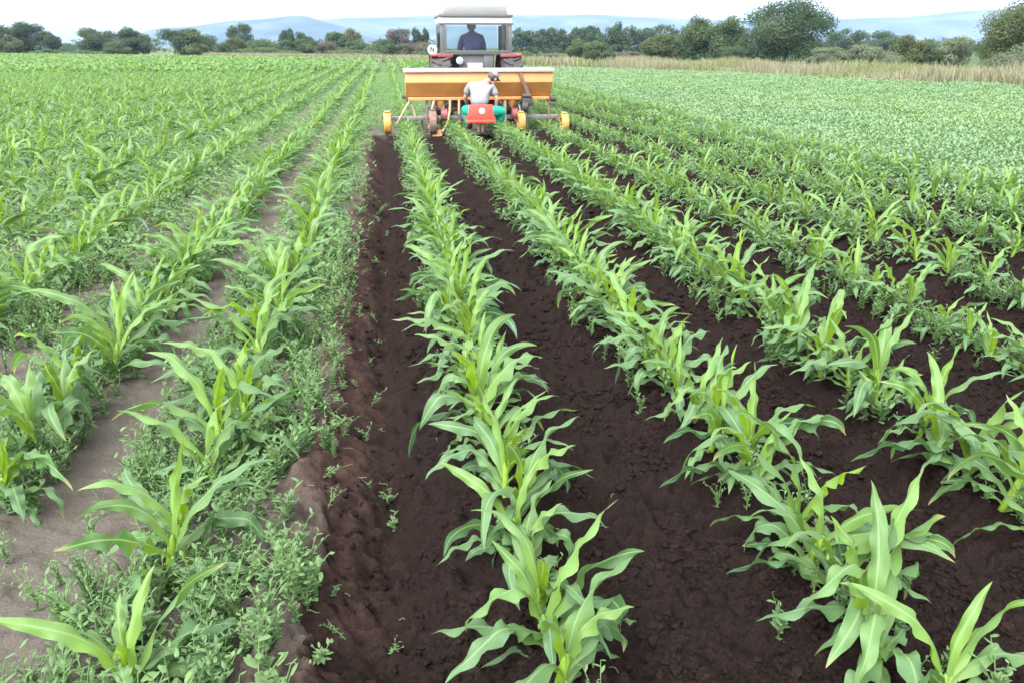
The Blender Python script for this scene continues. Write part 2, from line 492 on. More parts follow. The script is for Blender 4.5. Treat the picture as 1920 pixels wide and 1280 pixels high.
def weed_geo(seed, lod, spread=1.0):
    r = np.random.default_rng(seed)
    parts = []
    for s in range(int(r.integers(3, 7)) if lod == 0 else 3):
        az = r.uniform(0, 6.28); Ls = r.uniform(.08, .19); tl = r.uniform(.25, 1.0)
        n = 5
        t = np.linspace(0, 1, n)
        ang = tl * t ** .8 * spread
        pts = np.stack([np.cumsum(np.sin(ang)) * Ls / n * np.cos(az), np.cumsum(np.sin(ang)) * Ls / n * np.sin(az), np.cumsum(np.cos(ang)) * Ls / n], 1)
        pts = np.vstack([[0, 0, -.01], pts])
        if lod == 0: parts.append(tube_geo(pts, np.linspace(.003, .0012, n + 1), 4, (0, .3, .5, .6)))
        nl = (int(r.integers(5, 9)) if seed % 2 else int(r.integers(9, 14))) if lod == 0 else (4 if seed % 2 else 6)
        for k in range(nl):
            q = (k + 1) / nl
            p = np.array([np.interp(q, np.linspace(0, 1, n + 1), pts[:, j]) for j in range(3)])
            L = r.uniform(*((.024, .052) if seed % 2 else (.016, .032))) * (1.0 - .35 * q) * (1.0 if lod == 0 else 1.45)
            a0 = r.uniform(.75, 1.3); a1 = a0 + r.uniform(.2, .8)
            g = leaf_geo(p, az + k * 2.4 + r.normal(0, .4), L, L * (r.uniform(.30, .44) if seed % 3 else r.uniform(.5, .66)), a0, a1, 4 if lod == 0 else 2, 2, r,
                         young=.2 + .6 * q * r.random(), fold=.3, wave=.15, yb=.1)
            parts.append(g)
    return merge(parts)
WEED0 = [weed_geo(300 + i, 0) for i in range(12)]
WEED1 = [weed_geo(300 + i, 1) for i in range(12)]

def tuft_geo(seed, n, size, Lr, up):
    """Loose tuft of broad leaf faces for crop seen from far."""
    r = np.random.default_rng(seed)
    parts = []
    for k in range(n):
        az = r.uniform(0, 6.28)
        rad = size * math.sqrt(r.random()) * .8
        p = (rad * math.cos(az), rad * math.sin(az), r.uniform(.25, 1) * up)
        L = r.uniform(*Lr)
        a0 = r.uniform(.5, 1.2)
        parts.append(leaf_geo(p, r.uniform(0, 6.28), L, L * r.uniform(.45, .7), a0, a0 + r.uniform(.2, .9), 2, 2, r, young=r.random() * .8, fold=.25, wave=.1, yb=.0))
    return merge(parts)

def scatter(protos, pos, yaw, scale, pick, zs=None, tilt=None):
    """All copies of the prototypes at the given spots as one V, Q, attr."""
    Vs, Qs, As, o = [], [], [], 0
    for k, (V, Q, A) in enumerate(protos):
        idx = np.nonzero(pick == k)[0]
        if not len(idx): continue
        c, s = np.cos(yaw[idx])[:, None], np.sin(yaw[idx])[:, None]
        sc = scale[idx][:, None]
        x = (V[None, :, 0] * c - V[None, :, 1] * s) * sc
        y = (V[None, :, 0] * s + V[None, :, 1] * c) * sc
        z = V[None, :, 2] * sc * (1 if zs is None else zs[idx][:, None])
        if tilt is not None:
            x = x + z * tilt[idx, 0][:, None]; y = y + z * tilt[idx, 1][:, None]
        W = np.stack([x, y, z], -1) + pos[idx][:, None, :]
        A2 = np.repeat(A[None], len(idx), 0).copy()
        A2[..., 2] = (A2[..., 2] * .5 + rng.random((len(idx), 1)) * .9) % 1.0
        n = len(V)
        Vs.append(W.reshape(-1, 3)); As.append(A2.reshape(-1, 4))
        Qs.append((Q[None] + (o + np.arange(len(idx)) * n)[:, None, None]).reshape(-1, 4))
        o += n * len(idx)
    return np.concatenate(Vs), np.concatenate(Qs), np.concatenate(As)

def stuff(name, geo, mat, label, cat):
    return tag(obj(name, np_mesh(name, geo[0], geo[1], mat, geo[2])), label, cat, kind='stuff')

# ---------------------------------------------------------------- corn rows
NEAR = {   # rows nearest the camera: where their first plants stand
    -0.67: [1.58, 1.66, 2.05, 2.16, 2.58, 2.78, 3.0, 3.2, 3.45], 0.33: [1.42, 1.55, 1.70, 1.86, 2.0, 2.17, 2.30, 2.46, 2.62, 2.78, 2.92, 3.08],
    1.17: [1.26, 1.40, 1.52, 1.66, 1.78, 1.93, 2.06, 2.2, 2.34, 2.5, 2.62], 1.97: [1.52, 1.68, 1.84, 2.0, 2.18, 2.33, 2.5, 2.68, 2.82], 2.82: [2.2, 2.5, 2.75, 2.95],
    -1.38: [1.75, 2.05, 2.4, 2.62, 2.9, 3.15, 3.4, 3.7, 3.9], -2.25: [2.6, 2.9, 3.1]}
def row_positions(x, y1, step, y0=None):
    ys = list(NEAR.get(x, []))
    y = ys[-1] + step if ys else (1.2 if y0 is None else y0)
    while y < y1:
        ys.append(y + rng.normal(0, step * .18))
        y += step * rng.uniform(.8, 1.25)
    ys = np.array(ys)
    xs = x + rng.normal(0, .022, len(ys))
    return xs, ys

plants = []      # x, y, row index, scale, yaw
rows = ROWS_L[:24] + ROWS_R
for x in rows:
    step = .23 if x < 0 else (.155 if x < 2.4 else .20)
    xs, ys = row_positions(x, 46, step)
    for a, b in zip(xs, ys):
        big = .90 if x < 0 else (.81 if x < 2.4 else .72)
        gap = .10 if x > 2.4 else .02
        if rng.random() < gap: continue
        if 13.7 < b < 19.9 and .75 < a < 2.9 and b > 15.9: continue   # under the tractor
        if x < 0: big *= 1 - .16 * float(smooth(8, 16, b))
        if x > 0: big *= 1 - .28 * float(smooth(6, 12, b))
        plants.append((a, b, x, (.84 if b < 2.1 and x == -.67 else 1.18 if b < 2.4 and x > .9 else 1) * big * rng.normal(1, .11), rng.normal(0, .5)))
P = np.array(plants)
P3 = np.column_stack([P[:, 0], P[:, 1], height(P[:, 0], P[:, 1], False)])
u, v, zc = project(P3 + [0, 0, .2])
inview = (zc > .5) & (u > -160) & (u < 2080) & (v < 1500) & (v > 0)
u, v, zc, P, P3 = u[inview], v[inview], zc[inview], P[inview], P3[inview]
order = np.argsort(zc)
edge = (u[order] > -60) & (u[order] < 1980) & (v[order] < 1400)
near = order[edge][:300]
rest = np.setdiff1d(np.arange(len(P)), near)

ROW_NAME = {-0.67: "row left of trench", 0.33: "first row right of trench", 1.17: "second row right of trench",
            1.97: "third row right of trench", 2.82: "fourth row right of trench", 3.64: "fifth row right of trench", 4.46: "sixth row right of trench",
            5.28: "seventh row right of trench", 6.10: "row beside low pale crop", -1.38: "second row left of trench", -2.25: "third row left of trench"}
ORD = ["first", "second", "third", "fourth", "fifth", "sixth", "seventh", "eighth", "ninth", "tenth", "eleventh", "twelfth"]
for k, x in enumerate(ROWS_L[3:12]):
    ROW_NAME[x] = ORD[k + 3] + " row left of trench"

STALK_ME, LEAF_ME = [], []
for s, ls in CORN0:
    STALK_ME.append(np_mesh("corn_stalk", *s[:2], M['corn_stalk'], s[2]))
    LEAF_ME.append([np_mesh("corn_leaf", *g[:2], M['corn'], g[2]) for g in ls])
WHOLE_ME = [np_mesh("corn_plant", *g[:2], M['corn'], g[2]) for g in CORN1]
corn_proto = {}
def corn_thing(i, detailed, loc, yaw, sc, label, group):
    """The first plant of a kind is built, the others are copies of it and of its parts."""
    key = (i, detailed)
    if key not in corn_proto:
        if detailed:
            e = bpy.data.objects.new("corn_plant", None); e.empty_display_size = .1
            COL.objects.link(e)
            obj("stalk", STALK_ME[i], e)
            for me in LEAF_ME[i]: obj("leaf", me, e)
        else:
            e = obj("corn_plant", WHOLE_ME[i])
        corn_proto[key] = e
        c = e
    else:
        src = corn_proto[key]
        c = src.copy(); COL.objects.link(c)
        for ch in [o for o in src_children[key]]:
            d = ch.copy(); COL.objects.link(d); d.parent = c
    if key not in src_children: src_children[key] = [o for o in COL.objects if o.parent == c] if detailed else []
    c.location = loc; c.rotation_euler = (rng.normal(0, .05), rng.normal(0, .05), yaw); c.scale = (sc, sc, sc)
    tag(c, label, "corn plant", group)
src_children = {}
count = {}
for j, k in enumerate(near):
    x = P[k, 2]
    nm = ROW_NAME.get(x, "row far to the left")
    shown = u[k] > 0 and u[k] < 1920 and v[k] < 1330
    n = count.get(x, 0)
    if shown: count[x] = n + 1
    if shown and n < 8 and nm != "row far to the left":
        label = f"young corn plant, {ORD[n]} from the front in {nm}"
    elif not shown and v[k] >= 1330:
        label = f"corn plant cut by lower picture edge in {nm}"
    else:
        label = f"young corn plant crowded among neighbours further back in {nm}"
    corn_thing(int(rng.integers(0, N_CORN)), j < 150, P3[k], P[k, 4], P[k, 3], label, "corn plants in " + nm)

def corn_mass():
    d = zc[rest]
    a = rest[d < 22]; b = rest[d >= 22]
    g1 = scatter(CORN1, P3[a], P[a, 4], P[a, 3], rng.integers(0, N_CORN, len(a)))
    g2 = scatter(CORN2, P3[b], P[b, 4], P[b, 3] * 1.05, rng.integers(0, 8, len(b)))
    parts = [g1, g2]
    # beyond: the rows as runs of leaf tufts
    tp = [tuft_geo(500 + i, 12, .17, (.13, .26), .32) for i in range(8)]
    pos = []
    for x in ROWS_L + ROWS_R:
        y1 = float(strip_y(x)) - 1
        y = 46.0 if x > -19.5 else 12.0
        while y < y1:
            pos.append((x + rng.normal(0, .03), y, 0.0)); y += (.16 + .0034 * y) * rng.uniform(.8, 1.2)
    pos = np.array(pos)
    uu, vv, zz = project(pos)
    pos = pos[(uu > -200) & (uu < 2100) & (zz > 1)]
    n = len(pos)
    parts.append(scatter(tp, pos, rng.uniform(0, 6.28, n), rng.uniform(.85, 1.2, n) * (1 + pos[:, 1] * .002), rng.integers(0, 8, n)))
    stuff("corn_crop", merge(parts), M['corn'], "rows of young corn running away to the far edge of the field", "corn crop")
corn_mass()

# ---------------------------------------------------------------- weeds, low crop
def weeds():
    pos = []
    def band(x0, x1, y0, y1, dens, sx=None):
        n = int((x1 - x0) * (y1 - y0) * dens)
        xs = rng.uniform(x0, x1, n); ys = rng.uniform(y0, y1, n)
        return np.column_stack([xs, ys])
    L = []
    # between the left rows: dense with bare patches and a bare wheel track
    for (y0, y1, den) in ((.8, 3, 380), (3, 6, 290), (6, 12, 110), (12, 24, 40), (24, 46, 12)):
        xl = -1.5 * (y1 + .8)
        q = band(xl, -.27, y0, y1, den)
        dens = vnoise(q[:, 0], q[:, 1], .55, 21)
        keep = (dens > .27) | (rng.random(len(q)) < .12)
        tr = np.abs(q[:, 0] + 1.15 + .05 * (vnoise(q[:, 0] * 0, q[:, 1], .8, 22) - .5))
        keep &= (tr > (.075 + .08 * vnoise(q[:, 0], q[:, 1], .3, 23)) * smooth(1.7, 2.7, q[:, 1])) | ((q[:, 1] > 13) & (rng.random(len(q)) < .5))
        keep &= (q[:, 0] < -.36) | (rng.random(len(q)) < .45)
        tr2 = np.abs(q[:, 0] + 1.80)
        keep &= (tr2 > .12) | (rng.random(len(q)) < .45)
        L.append(q[keep])
    # under the plants of the right rows
    for x in ROWS_R:
        for (y0, y1, den) in ((.8, 3.2, 70 if x > .5 else 25), (3.2, 7, 230), (7, 15, 140), (15, 30, 45)):
            wd = .20 if y0 < 7 else .25
            q = band(x - wd, x + wd, y0, y1, den)
            keep = np.exp(-((q[:, 0] - x) / (wd * .6)) ** 2) > rng.random(len(q)) * .9
            keep &= vnoise(q[:, 0], q[:, 1], .5, 25) > .28
            L.append(q[keep])
    q = band(-.5, 3.4, 15.2, 46, 60); L.append(q)             # the unworked ground ahead of the machine
    q = np.concatenate(L)
    z = height(q[:, 0], q[:, 1])
    pos = np.column_stack([q, z])
    uu, vv, zz = project(pos)
    ok = (zz > .4) & (uu > -250) & (uu < 2170) & (vv < 1600)
    ok &= ~((pos[:, 1] > 15.8) & (pos[:, 1] < 19.5) & (pos[:, 0] > .75) & (pos[:, 0] < 2.9))
    pos, zz = pos[ok], zz[ok]
    a = zz < 5.5
    n1, n2 = a.sum(), (~a).sum()
    g = merge([scatter(WEED0, pos[a], rng.uniform(0, 6.28, n1), rng.uniform(.55, 1.15, n1), rng.integers(0, 12, n1)),
               scatter(WEED1, pos[~a], rng.uniform(0, 6.28, n2), rng.uniform(.85, 1.5, n2), rng.integers(0, 12, n2))])
    stuff("weeds", g, M['weed'], "leafy green weeds covering the soil between and under the corn rows", "weeds")
    # pulled-up sprigs lying on the trench bank
    n = 70
    y = rng.uniform(1.2, 9, n)
    x = -.26 + rng.normal(0, .10, n)
    z = height(x, y) + .005
    geo = scatter(WEED0, np.column_stack([x, y, z]), rng.uniform(0, 6.28, n), rng.uniform(.4, .85, n), rng.integers(0, 12, n), zs=np.full(n, .55), tilt=rng.normal(0, .6, (n, 2)))
    stuff("uprooted_weeds", geo, M['weed'], "small uprooted weed sprigs lying on the crumbled bank of the trench", "weeds")
weeds()

def low_crop():
    tp = [tuft_geo(600 + i, 30, .17, (.026, .050), .11) for i in range(10)]
    pos = []
    y = 5.0
    while y < 64:
        step = .13 + .0062 * y
        x1 = np.interp(y, [5, 10, 22, 29, 34.5, 45.5, 53, 61, 64], [34, 34, 28, 24.6, 21.7, 20.6, 17, 13.4, 12])
        xs = np.arange(CROP_X - 1.7, x1 + .5, step)
        xs = xs[rng.random(len(xs)) < smooth(CROP_X - 1.9, CROP_X + .5, xs) * (.72 + .5 * vnoise(xs, xs * 0 + y, .9, 35))]
        pos.append(np.column_stack([xs + rng.normal(0, step * .3, len(xs)), np.full(len(xs), y) + rng.normal(0, step * .3, len(xs)), np.zeros(len(xs))]))
        y += step
    pos = np.concatenate(pos)
    uu, vv, zz = project(pos)
    pos = pos[(uu > -100) & (uu < 2250) & (zz > 1)]
    n = len(pos)
    sc = (1.0 + .028 * pos[:, 1]) * rng.uniform(.8, 1.2, n)
    geo = scatter(tp, pos, rng.uniform(0, 6.28, n), sc, rng.integers(0, 10, n), zs=np.full(n, 1.0) / (1 + .02 * pos[:, 1]) * (.8 + .4 * vnoise(pos[:, 0], pos[:, 1], .8, 31)))
    geo[2][:, 3] = np.clip(geo[2][:, 3] * .7 + 1.1 * (vnoise(geo[0][:, 0], geo[0][:, 1], 2.6, 33) - .4), 0, 1)
    stuff("low_crop", geo, M['crop'], "low pale green leafy crop filling the field to the right of the corn", "crop")
low_crop()

def blades(n, xy, hr, w, young, seed=1):
    """Upright grass blades: two quads each, tapering."""
    r = np.random.default_rng(seed)
    h = r.uniform(*hr, n); az = r.uniform(0, 6.28, n); lean = r.normal(0, .18, (n, 2)) * h[:, None]
    ww = w * r.uniform(.6, 1.4, n)
    c = np.stack([np.cos(az), np.sin(az), np.zeros(n)], 1)
    b = np.column_stack([xy, np.zeros(n)])
    V = np.empty((n, 6, 3))
    for i, (t, k) in enumerate(((0, 1), (.55, .8), (1, .12))):
        mid = b + np.column_stack([lean * t * t, h * t])
        V[:, 2 * i] = mid - c * (ww * k)[:, None]; V[:, 2 * i + 1] = mid + c * (ww * k)[:, None]
    base = np.arange(n)[:, None] * 6
    Q = np.concatenate([base + [0, 1, 3, 2], base + [2, 3, 5, 4]])
    A = np.zeros((n, 6, 4)); A[..., 0] = [0, 0, .5, .5, 1, 1]; A[..., 1] = .3; A[..., 2] = r.random(n)[:, None]; A[..., 3] = young[:, None]
    return V.reshape(-1, 3), Q, A.reshape(-1, 4)

def dry_grass():
    parts = []
    # right: a tall uneven strip; left: a low straw band at the far end of the field
    poly = [(13.0, 62.5), (13.4, 61), (17, 53), (20.6, 45.5), (21.7, 34.5), (24.6, 29), (28, 22), (31, 16)]
    n = 42000
    seg = rng.integers(1, len(poly) - 1, n); t = rng.random(n)
    pa = np.array(poly)
    p = pa[seg] * (1 - t)[:, None] + pa[seg + 1] * t[:, None]
    d = pa[seg + 1] - pa[seg]; nrm = np.column_stack([-d[:, 1], d[:, 0]]); nrm /= np.linalg.norm(nrm, axis=1)[:, None]
    nrm *= np.sign(nrm[:, :1])                                # outward, to the right
    off = rng.random(n) ** .8 * 8.0
    xy = p + nrm * (off + .6 * (vnoise(p[:, 0], p[:, 1], 1.5, 41) - .5))[:, None]
    yg = smooth(.45, .7, vnoise(xy[:, 0], xy[:, 1], 3.0, 42)) * .9
    g = blades(n, xy, (.35, .95), .022, yg, 5)
    hh = .35 + .75 * vnoise(xy[:, 0], xy[:, 1], 2.0, 43)
    V = g[0].reshape(n, 6, 3); V[..., 2] *= hh[:, None]; parts.append((V.reshape(-1, 3), g[1], g[2]))
    stuff("dry_grass", merge(parts), M['straw'], "tall dry yellow grass along the right edge of the field", "grass")
    n = 18000
    x = rng.uniform(-23, 15, n)
    y = strip_y(x) + rng.random(n) * 7
    xy = np.column_stack([x, y])
    g = blades(n, xy, (.3, .85), .05, smooth(.5, .75, vnoise(x, y, 4, 44)) * .7, 6)
    stuff("straw_band", g, M['straw'], "pale straw band along the far end of the field behind the tractor", "grass")
dry_grass()

def clods():
    bm = bmesh.new(); bmesh.ops.create_icosphere(bm, subdivisions=1, radius=1)
    base = np.array([v.co[:] for v in bm.verts]); F = np.array([[v.index for v in f.verts] for f in bm.faces]); bm.free()
    n = 90000
    y = .9 + rng.random(n) ** 1.5 * 7.5
    x = rng.uniform(-.42, 1, n) * 1 + rng.random(n) * (y * 1.2)
    ok = (worked(x, y) > .25) & (vnoise(x, y, .16, 51) + .4 * vnoise(x, y, .05, 52) > .55 + .25 * rng.random(n)) & (x < 1.5 * y + .4)
    # keep most of them low between the ridges and along the trench
    x, y = x[ok], y[ok]; n = len(x)
    r = (.0038 + .0115 * rng.random(n) ** 2.6) * (1 + .10 * y)
    z = height(x, y) + r * .05
    V = np.empty((n, len(base), 3))
    for i in range(n):
        q = base * (1 + .28 * np.sin(base @ rng.normal(0, 2.2, (3, 3)) + rng.uniform(0, 6, 3)).sum(1, keepdims=True) / 1.7)
        V[i] = q * r[i] * rng.uniform((.8, .8, .55), (1.25, 1.25, .95)) + (x[i], y[i], z[i])
    T = (F[None] + (np.arange(n) * len(base))[:, None, None]).reshape(-1, 3)
    A = np.tile([1, 0, 0, 1], (n * len(base), 1)).astype(float); A[:, 2] = np.repeat((rng.random(n) < .2) * .15, len(base))
    o = obj("soil_clods", np_mesh("soil_clods", V.reshape(-1, 3), T, M['soil'], A, False))
    tag(o, "small dark crumbs of loose soil between the right rows", "soil", kind='stuff')
clods()

def root_scraps():
    n = 110
    y = 1.0 + rng.random(n) ** 1.4 * 7; x = np.where(rng.random(n) < .7, -.25 + rng.normal(0, .12, n), rng.uniform(-.2, 1, n) * 1.2 * y)
    parts = []
    for a, b in zip(x, y):
        if worked(np.array([a]), np.array([b]))[0] < .2 and a < -.45: continue
        L = rng.uniform(.02, .06); az = rng.uniform(0, 6.28); z = float(height(np.array([a]), np.array([b]))[0]) + .003
        t = np.linspace(0, 1, 7); k = rng.normal(0, .35); w = rng.normal(0, .12)
        u = L * t; v = L * (k * t * (1 - t) + w * np.sin(7 * t))
        p = np.stack([a + u * math.cos(az) - v * math.sin(az), b + u * math.sin(az) + v * math.cos(az), z + .008 * np.sin(3.1 * t) * rng.random()], 1)
        parts.append(tube_geo(p, np.interp(t, [0, .4, 1], [.0010, .0015, .0006]), 4, (.3, .3, rng.random() * .5, rng.random() * .3)))
    stuff("root_scraps", merge(parts), M['straw'], "pale scraps of root and dead stalk strewn on the dark soil", "plant scraps")
root_scraps()

# ---------------------------------------------------------------- trees, bushes, woodland, hills
def crown_geo(r, rx, ry, h, z0, n, leaf, lumps=14, gaps=.25):
    """Leaf faces spread through overlapping clumps inside an uneven ellipsoid (centre on the axis, z0 to z0+h)."""
    cs = []
    for k in range(lumps):
        a = r.uniform(0, 6.28) + k * 2.4; e = -1 + 2 * (k + .5) / lumps + r.normal(0, .12); e = max(-1, min(1, e))
        q = r.uniform(.50, .80)
        wide = math.sqrt(max(0.05, 1 - max(e, -.35) ** 2))    # full down to the skirt
        cs.append((rx * q * wide * math.cos(a), ry * q * wide * math.sin(a), z0 + h * .5 + h * .5 * .72 * e, r.uniform(.30, .46)))
    cs.append((0, 0, z0 + h * .42, .62)); cs.append((0, 0, z0 + h * .2, .55))
    cs = np.array(cs)
    wts = cs[:, 3] ** 2; wts /= wts.sum()
    k = r.choice(len(cs), n, p=wts)
    d = r.normal(0, 1, (n, 3)); d /= np.linalg.norm(d, axis=1)[:, None]
    rad = (r.random(n) ** .45)
    rad *= 1 + .16 * r.normal(0, 1, n) * (r.random(n) < .3)
    S = np.stack([np.full(n, rx), np.full(n, ry), np.full(n, h * .5)], 1) * cs[k, 3][:, None]
    C = cs[k, :3] + d * rad[:, None] * S
    C[:, 2] = np.maximum(C[:, 2], z0 * .6 + .05 + .1 * r.random(n))
    nn = d + r.normal(0, .55, (n, 3)); nn[:, 2] += .35
    nn /= np.linalg.norm(nn, axis=1)[:, None]
    t = np.cross(nn, r.normal(0, 1, (n, 3))); t /= np.linalg.norm(t, axis=1)[:, None]
    b = np.cross(nn, t)
    s = leaf * r.uniform(.6, 1.3, n)[:, None]
    V = np.stack([C - t * s, C - b * s * .45 + nn * s * .1, C + t * s, C + b * s * .45 + nn * s * .1], 1)
    Q = np.arange(4 * n).reshape(n, 4)
    A = np.zeros((n, 4, 4)); A[..., 0] = .5; A[..., 1] = .3
    lr = r.random(len(cs))
    A[..., 2] = ((lr[k] * .6 + r.random(n) * .4))[:, None]
    A[..., 3] = np.clip(lr[k] * .7 + r.normal(0, .12, n), 0, 1)[:, None]
    return V.reshape(-1, 3), Q, A.reshape(-1, 4)

def trunk_geo(r, h, rad, rx, limbs=5, z0=0.0):
    parts = [tube_geo([(0, 0, -.2), (r.normal(0, .04) * h, r.normal(0, .04) * h, h * .35), (r.normal(0, .06) * h, r.normal(0, .06) * h, h * .8)], [rad * 1.25, rad * .8, rad * .2], 8)]
    for k in range(limbs):
        a = r.uniform(0, 6.28); z = h * r.uniform(.2, .45)
        e = (rx * .6 * math.cos(a), rx * .6 * math.sin(a), z + h * r.uniform(.2, .4))
        parts.append(tube_geo([(0, 0, z), (e[0] * .5, e[1] * .5, z + (e[2] - z) * .35), e], [rad * .6, rad * .4, rad * .1], 6))
    return merge(parts)

def tree(name, x0, x1, ytop, depth, mat, label, cat, group=None, n=4200, leaf=.15, low=.05, lumps=16, seed=0, trunk=True, sink=0.0):
    """A tree or bush that fills the columns x0..x1 and reaches up to row ytop when it stands depth metres away."""
    r = np.random.default_rng(1000 + seed)
    p = ground_x((x0 + x1) / 2, depth)
    k = depth / FPX
    rx = (x1 - x0) / 2 * k
    top = at_depth((x0 + x1) / 2, ytop, depth)
    h = max(.5, top.z)
    e = empty(name, (p.x, p.y, 0), label, cat, group)
    g = crown_geo(r, rx * 1.06, rx * .85, h * (1 - low) * 1.06, h * low, n, leaf, lumps)
    obj("crown", np_mesh("crown", g[0], g[1], M[mat], g[2], False), e)
    if trunk:
        t = trunk_geo(r, h, .02 * h + .05, rx)
        obj("trunk", np_mesh("trunk", t[0], t[1], M['bark']), e)
    return e

T = [  # name, x0, x1, ytop, depth, material, label, category, group, faces, leaf
 ("oak_tree", -75, 45, 50, 140, 'crown_dark', "dark broad tree cut by the left picture edge", "tree", 5200, .2),
 ("oak_tree", 22, 98, 44, 146, 'crown_dark', "tallest dark tree of the clump at the far left", "tree", 5200, .2),
 ("oak_tree", 72, 124, 60, 143, 'crown_dark', "lower dark tree ending the far left clump on its right", "tree", 3600, .2),
 ("bush", 0, 44, 68, 132, 'crown_olive', "olive bush in front of the far left tree clump", "bush", 2200, .16),
 ("shrub", 62, 120, 93, 128, 'crown_mid', "low bright green shrub at the foot of the far left clump", "bush", 1600, .14),
 ("shrub", 118, 205, 96, 128, 'crown_mid', "low green hedge shrub left of the small round bush", "bush", 1600, .14),
 ("oak_tree", 150, 236, 54, 142, 'crown_dark', "domed dark tree behind the small round bush, left half of the pair", "tree", 5200, .2),
 ("oak_tree", 218, 282, 57, 146, 'crown_dark', "domed dark tree, right half of the pair behind the small round bush", "tree", 4200, .2),
 ("bush", 194, 248, 79, 122, 'crown_mid', "small round bush in front of the pair of domed trees", "bush", 2600, .13),
 ("oak_tree", 306, 402, 54, 112, 'crown_mid', "big round tree standing alone at the left end of the straw band", "tree", 6500, .16),
 ("bush", 350, 394, 84, 107, 'crown_olive', "small pale round bush at the foot of the big round tree", "bush", 2200, .11),
 ("oak_tree", 428, 482, 47, 200, 'crown_dark', "dark tree rising alone above the hedge against the hill", "tree", 3200, .26),
 ("oak_tree", 528, 556, 56, 200, 'crown_dark', "slim dark tree above the hedge, left of two", "tree", 2000, .24),
 ("oak_tree", 548, 590, 64, 200, 'crown_dark', "spreading dark tree above the hedge, right of two", "tree", 2200, .24),
 ("bush", 400, 436, 82, 120, 'crown_dark', "first hedge bush right of the big round tree", "bush", 1800, .14),
 ("bush", 420, 468, 73, 126, 'crown_olive', "hedge bush under the lone dark tree", "bush", 2200, .15),
 ("bush", 455, 520, 75, 124, 'crown_mid', "broad hedge bush between the lone dark tree and the slim one", "bush", 2600, .15),
 ("bush", 510, 560, 78, 122, 'crown_dark', "hedge bush under the slim dark tree", "bush", 2200, .15),
 ("bush", 548, 604, 74, 124, 'crown_mid', "hedge bush at the right end before the brown scrub", "bush", 2400, .15),
 ("bush", 440, 560, 90, 114, 'crown_mid', "low dark shrub belt along the straw band", "bush", 2600, .14),
 ("bush", 596, 640, 80, 128, 'crown_brown', "brown bare scrub between the two hedges", "bush", 1800, .14),
 ("oak_tree", 612, 652, 61, 150, 'crown_mid', "grey green tree left of the double crown", "tree", 2800, .2),
 ("oak_tree", 640, 684, 59, 150, 'crown_olive', "olive tree, right one of the double crown", "tree", 2800, .2),
 ("bush", 632, 700, 78, 122, 'crown_mid', "rounded green bush below the olive tree", "bush", 2600, .14),
 ("bush", 690, 756, 77, 120, 'crown_mid', "dark green bush left of the tractor cab", "bush", 2600, .14),
 ("bush", 612, 720, 94, 112, 'crown_mid', "low shrubs along the straw band left of the tractor", "bush", 2200, .13),
 ("oak_tree", 722, 778, 56, 165, 'crown_brown', "brownish thin tree left of the dark pines", "tree", 2600, .2),
 ("pine_tree", 772, 792, 54, 165, 'crown_dark', "left one of the two narrow dark pines beside the cab", "tree", 1600, .2),
 ("pine_tree", 786, 806, 55, 168, 'crown_dark', "right one of the two narrow dark pines beside the cab", "tree", 1600, .2),
 ("bush", 740, 830, 80, 130, 'crown_brown', "brown scrub at the left rear of the tractor", "bush", 2200, .15),
 ("bush", 780, 860, 92, 112, 'crown_mid', "low green scrub behind the speed disc of the tractor", "bush", 1800, .14),
 ("bush", 955, 1012, 99, 116, 'crown_olive', "low olive scrub just right of the tractor fender", "bush", 1800, .13),
 ("bush", 1004, 1068, 101, 112, 'crown_grey', "low pale scrub between the tractor and the rounded dark bushes", "bush", 1800, .13),
 ("bush", 1150, 1208, 97, 108, 'crown_brown', "low brown scrub between the smallest bush and the olive bush", "bush", 1800, .12),
 ("bush", 1062, 1108, 77, 82, 'crown_mid', "rounded dark bush, left of the group right of the tractor", "bush", 2800, .10),
 ("bush", 1092, 1146, 79, 80, 'crown_mid', "rounded bush in the middle of the group right of the tractor", "bush", 3000, .10),
 ("bush", 1126, 1156, 96, 77, 'crown_mid', "smallest bush ending the group right of the tractor", "bush", 1600, .09),
 ("bush", 1200, 1272, 64, 82, 'crown_olive', "olive rounded bush at the left foot of the tall willows", "bush", 4200, .11),
 ("willow_tree", 1262, 1336, 39, 82, 'crown_mid', "grey green willow left of the tallest tree, first of two", "tree", 6000, .12),
 ("willow_tree", 1318, 1404, 40, 80, 'crown_mid', "grey green willow touching the tallest tree, second of two", "tree", 6500, .12),
 ("willow_tree", 1374, 1562, 3, 74, 'crown_dark', "tallest dark spreading tree right of the tractor", "tree", 12000, .12),
 ("bush", 1330, 1420, 88, 74, 'crown_dark', "dark bush under the second willow", "bush", 2400, .10),
 ("oak_tree", 1548, 1622, 54, 190, 'crown_dark', "distant dark round tree behind the brambles", "tree", 2600, .26),
 ("oak_tree", 1600, 1690, 62, 200, 'crown_dark', "distant low dark tree right of the distant round one", "tree", 2600, .26),
 ("bramble", 1508, 1600, 92, 62, 'crown_grey', "grey green bramble bush at the foot of the tallest tree", "bush", 4200, .085),
 ("bramble", 1575, 1690, 86, 60, 'crown_grey', "broad grey bramble bush in the middle of the bramble thicket", "bush", 4800, .085),
 ("bramble", 1665, 1745, 68, 62, 'crown_olive', "taller olive scrub rising from the bramble thicket", "bush", 4200, .09),
 ("bramble", 1728, 1822, 72, 60, 'crown_grey', "pale grey bramble left of the tree at the right edge", "bush", 4800, .085),
 ("bush", 1722, 1762, 84, 58, 'crown_dark', "narrow dark shrub standing in the pale brambles", "bush", 1600, .085),
 ("willow_tree", 1822, 1990, 6, 52, 'crown_olive', "large olive tree cut by the right picture edge", "tree", 12000, .085),
 ("bramble", 1838, 1990, 84, 47, 'crown_grey', "grey green bramble in front of the tree at the right edge", "bush", 5200, .07),
]
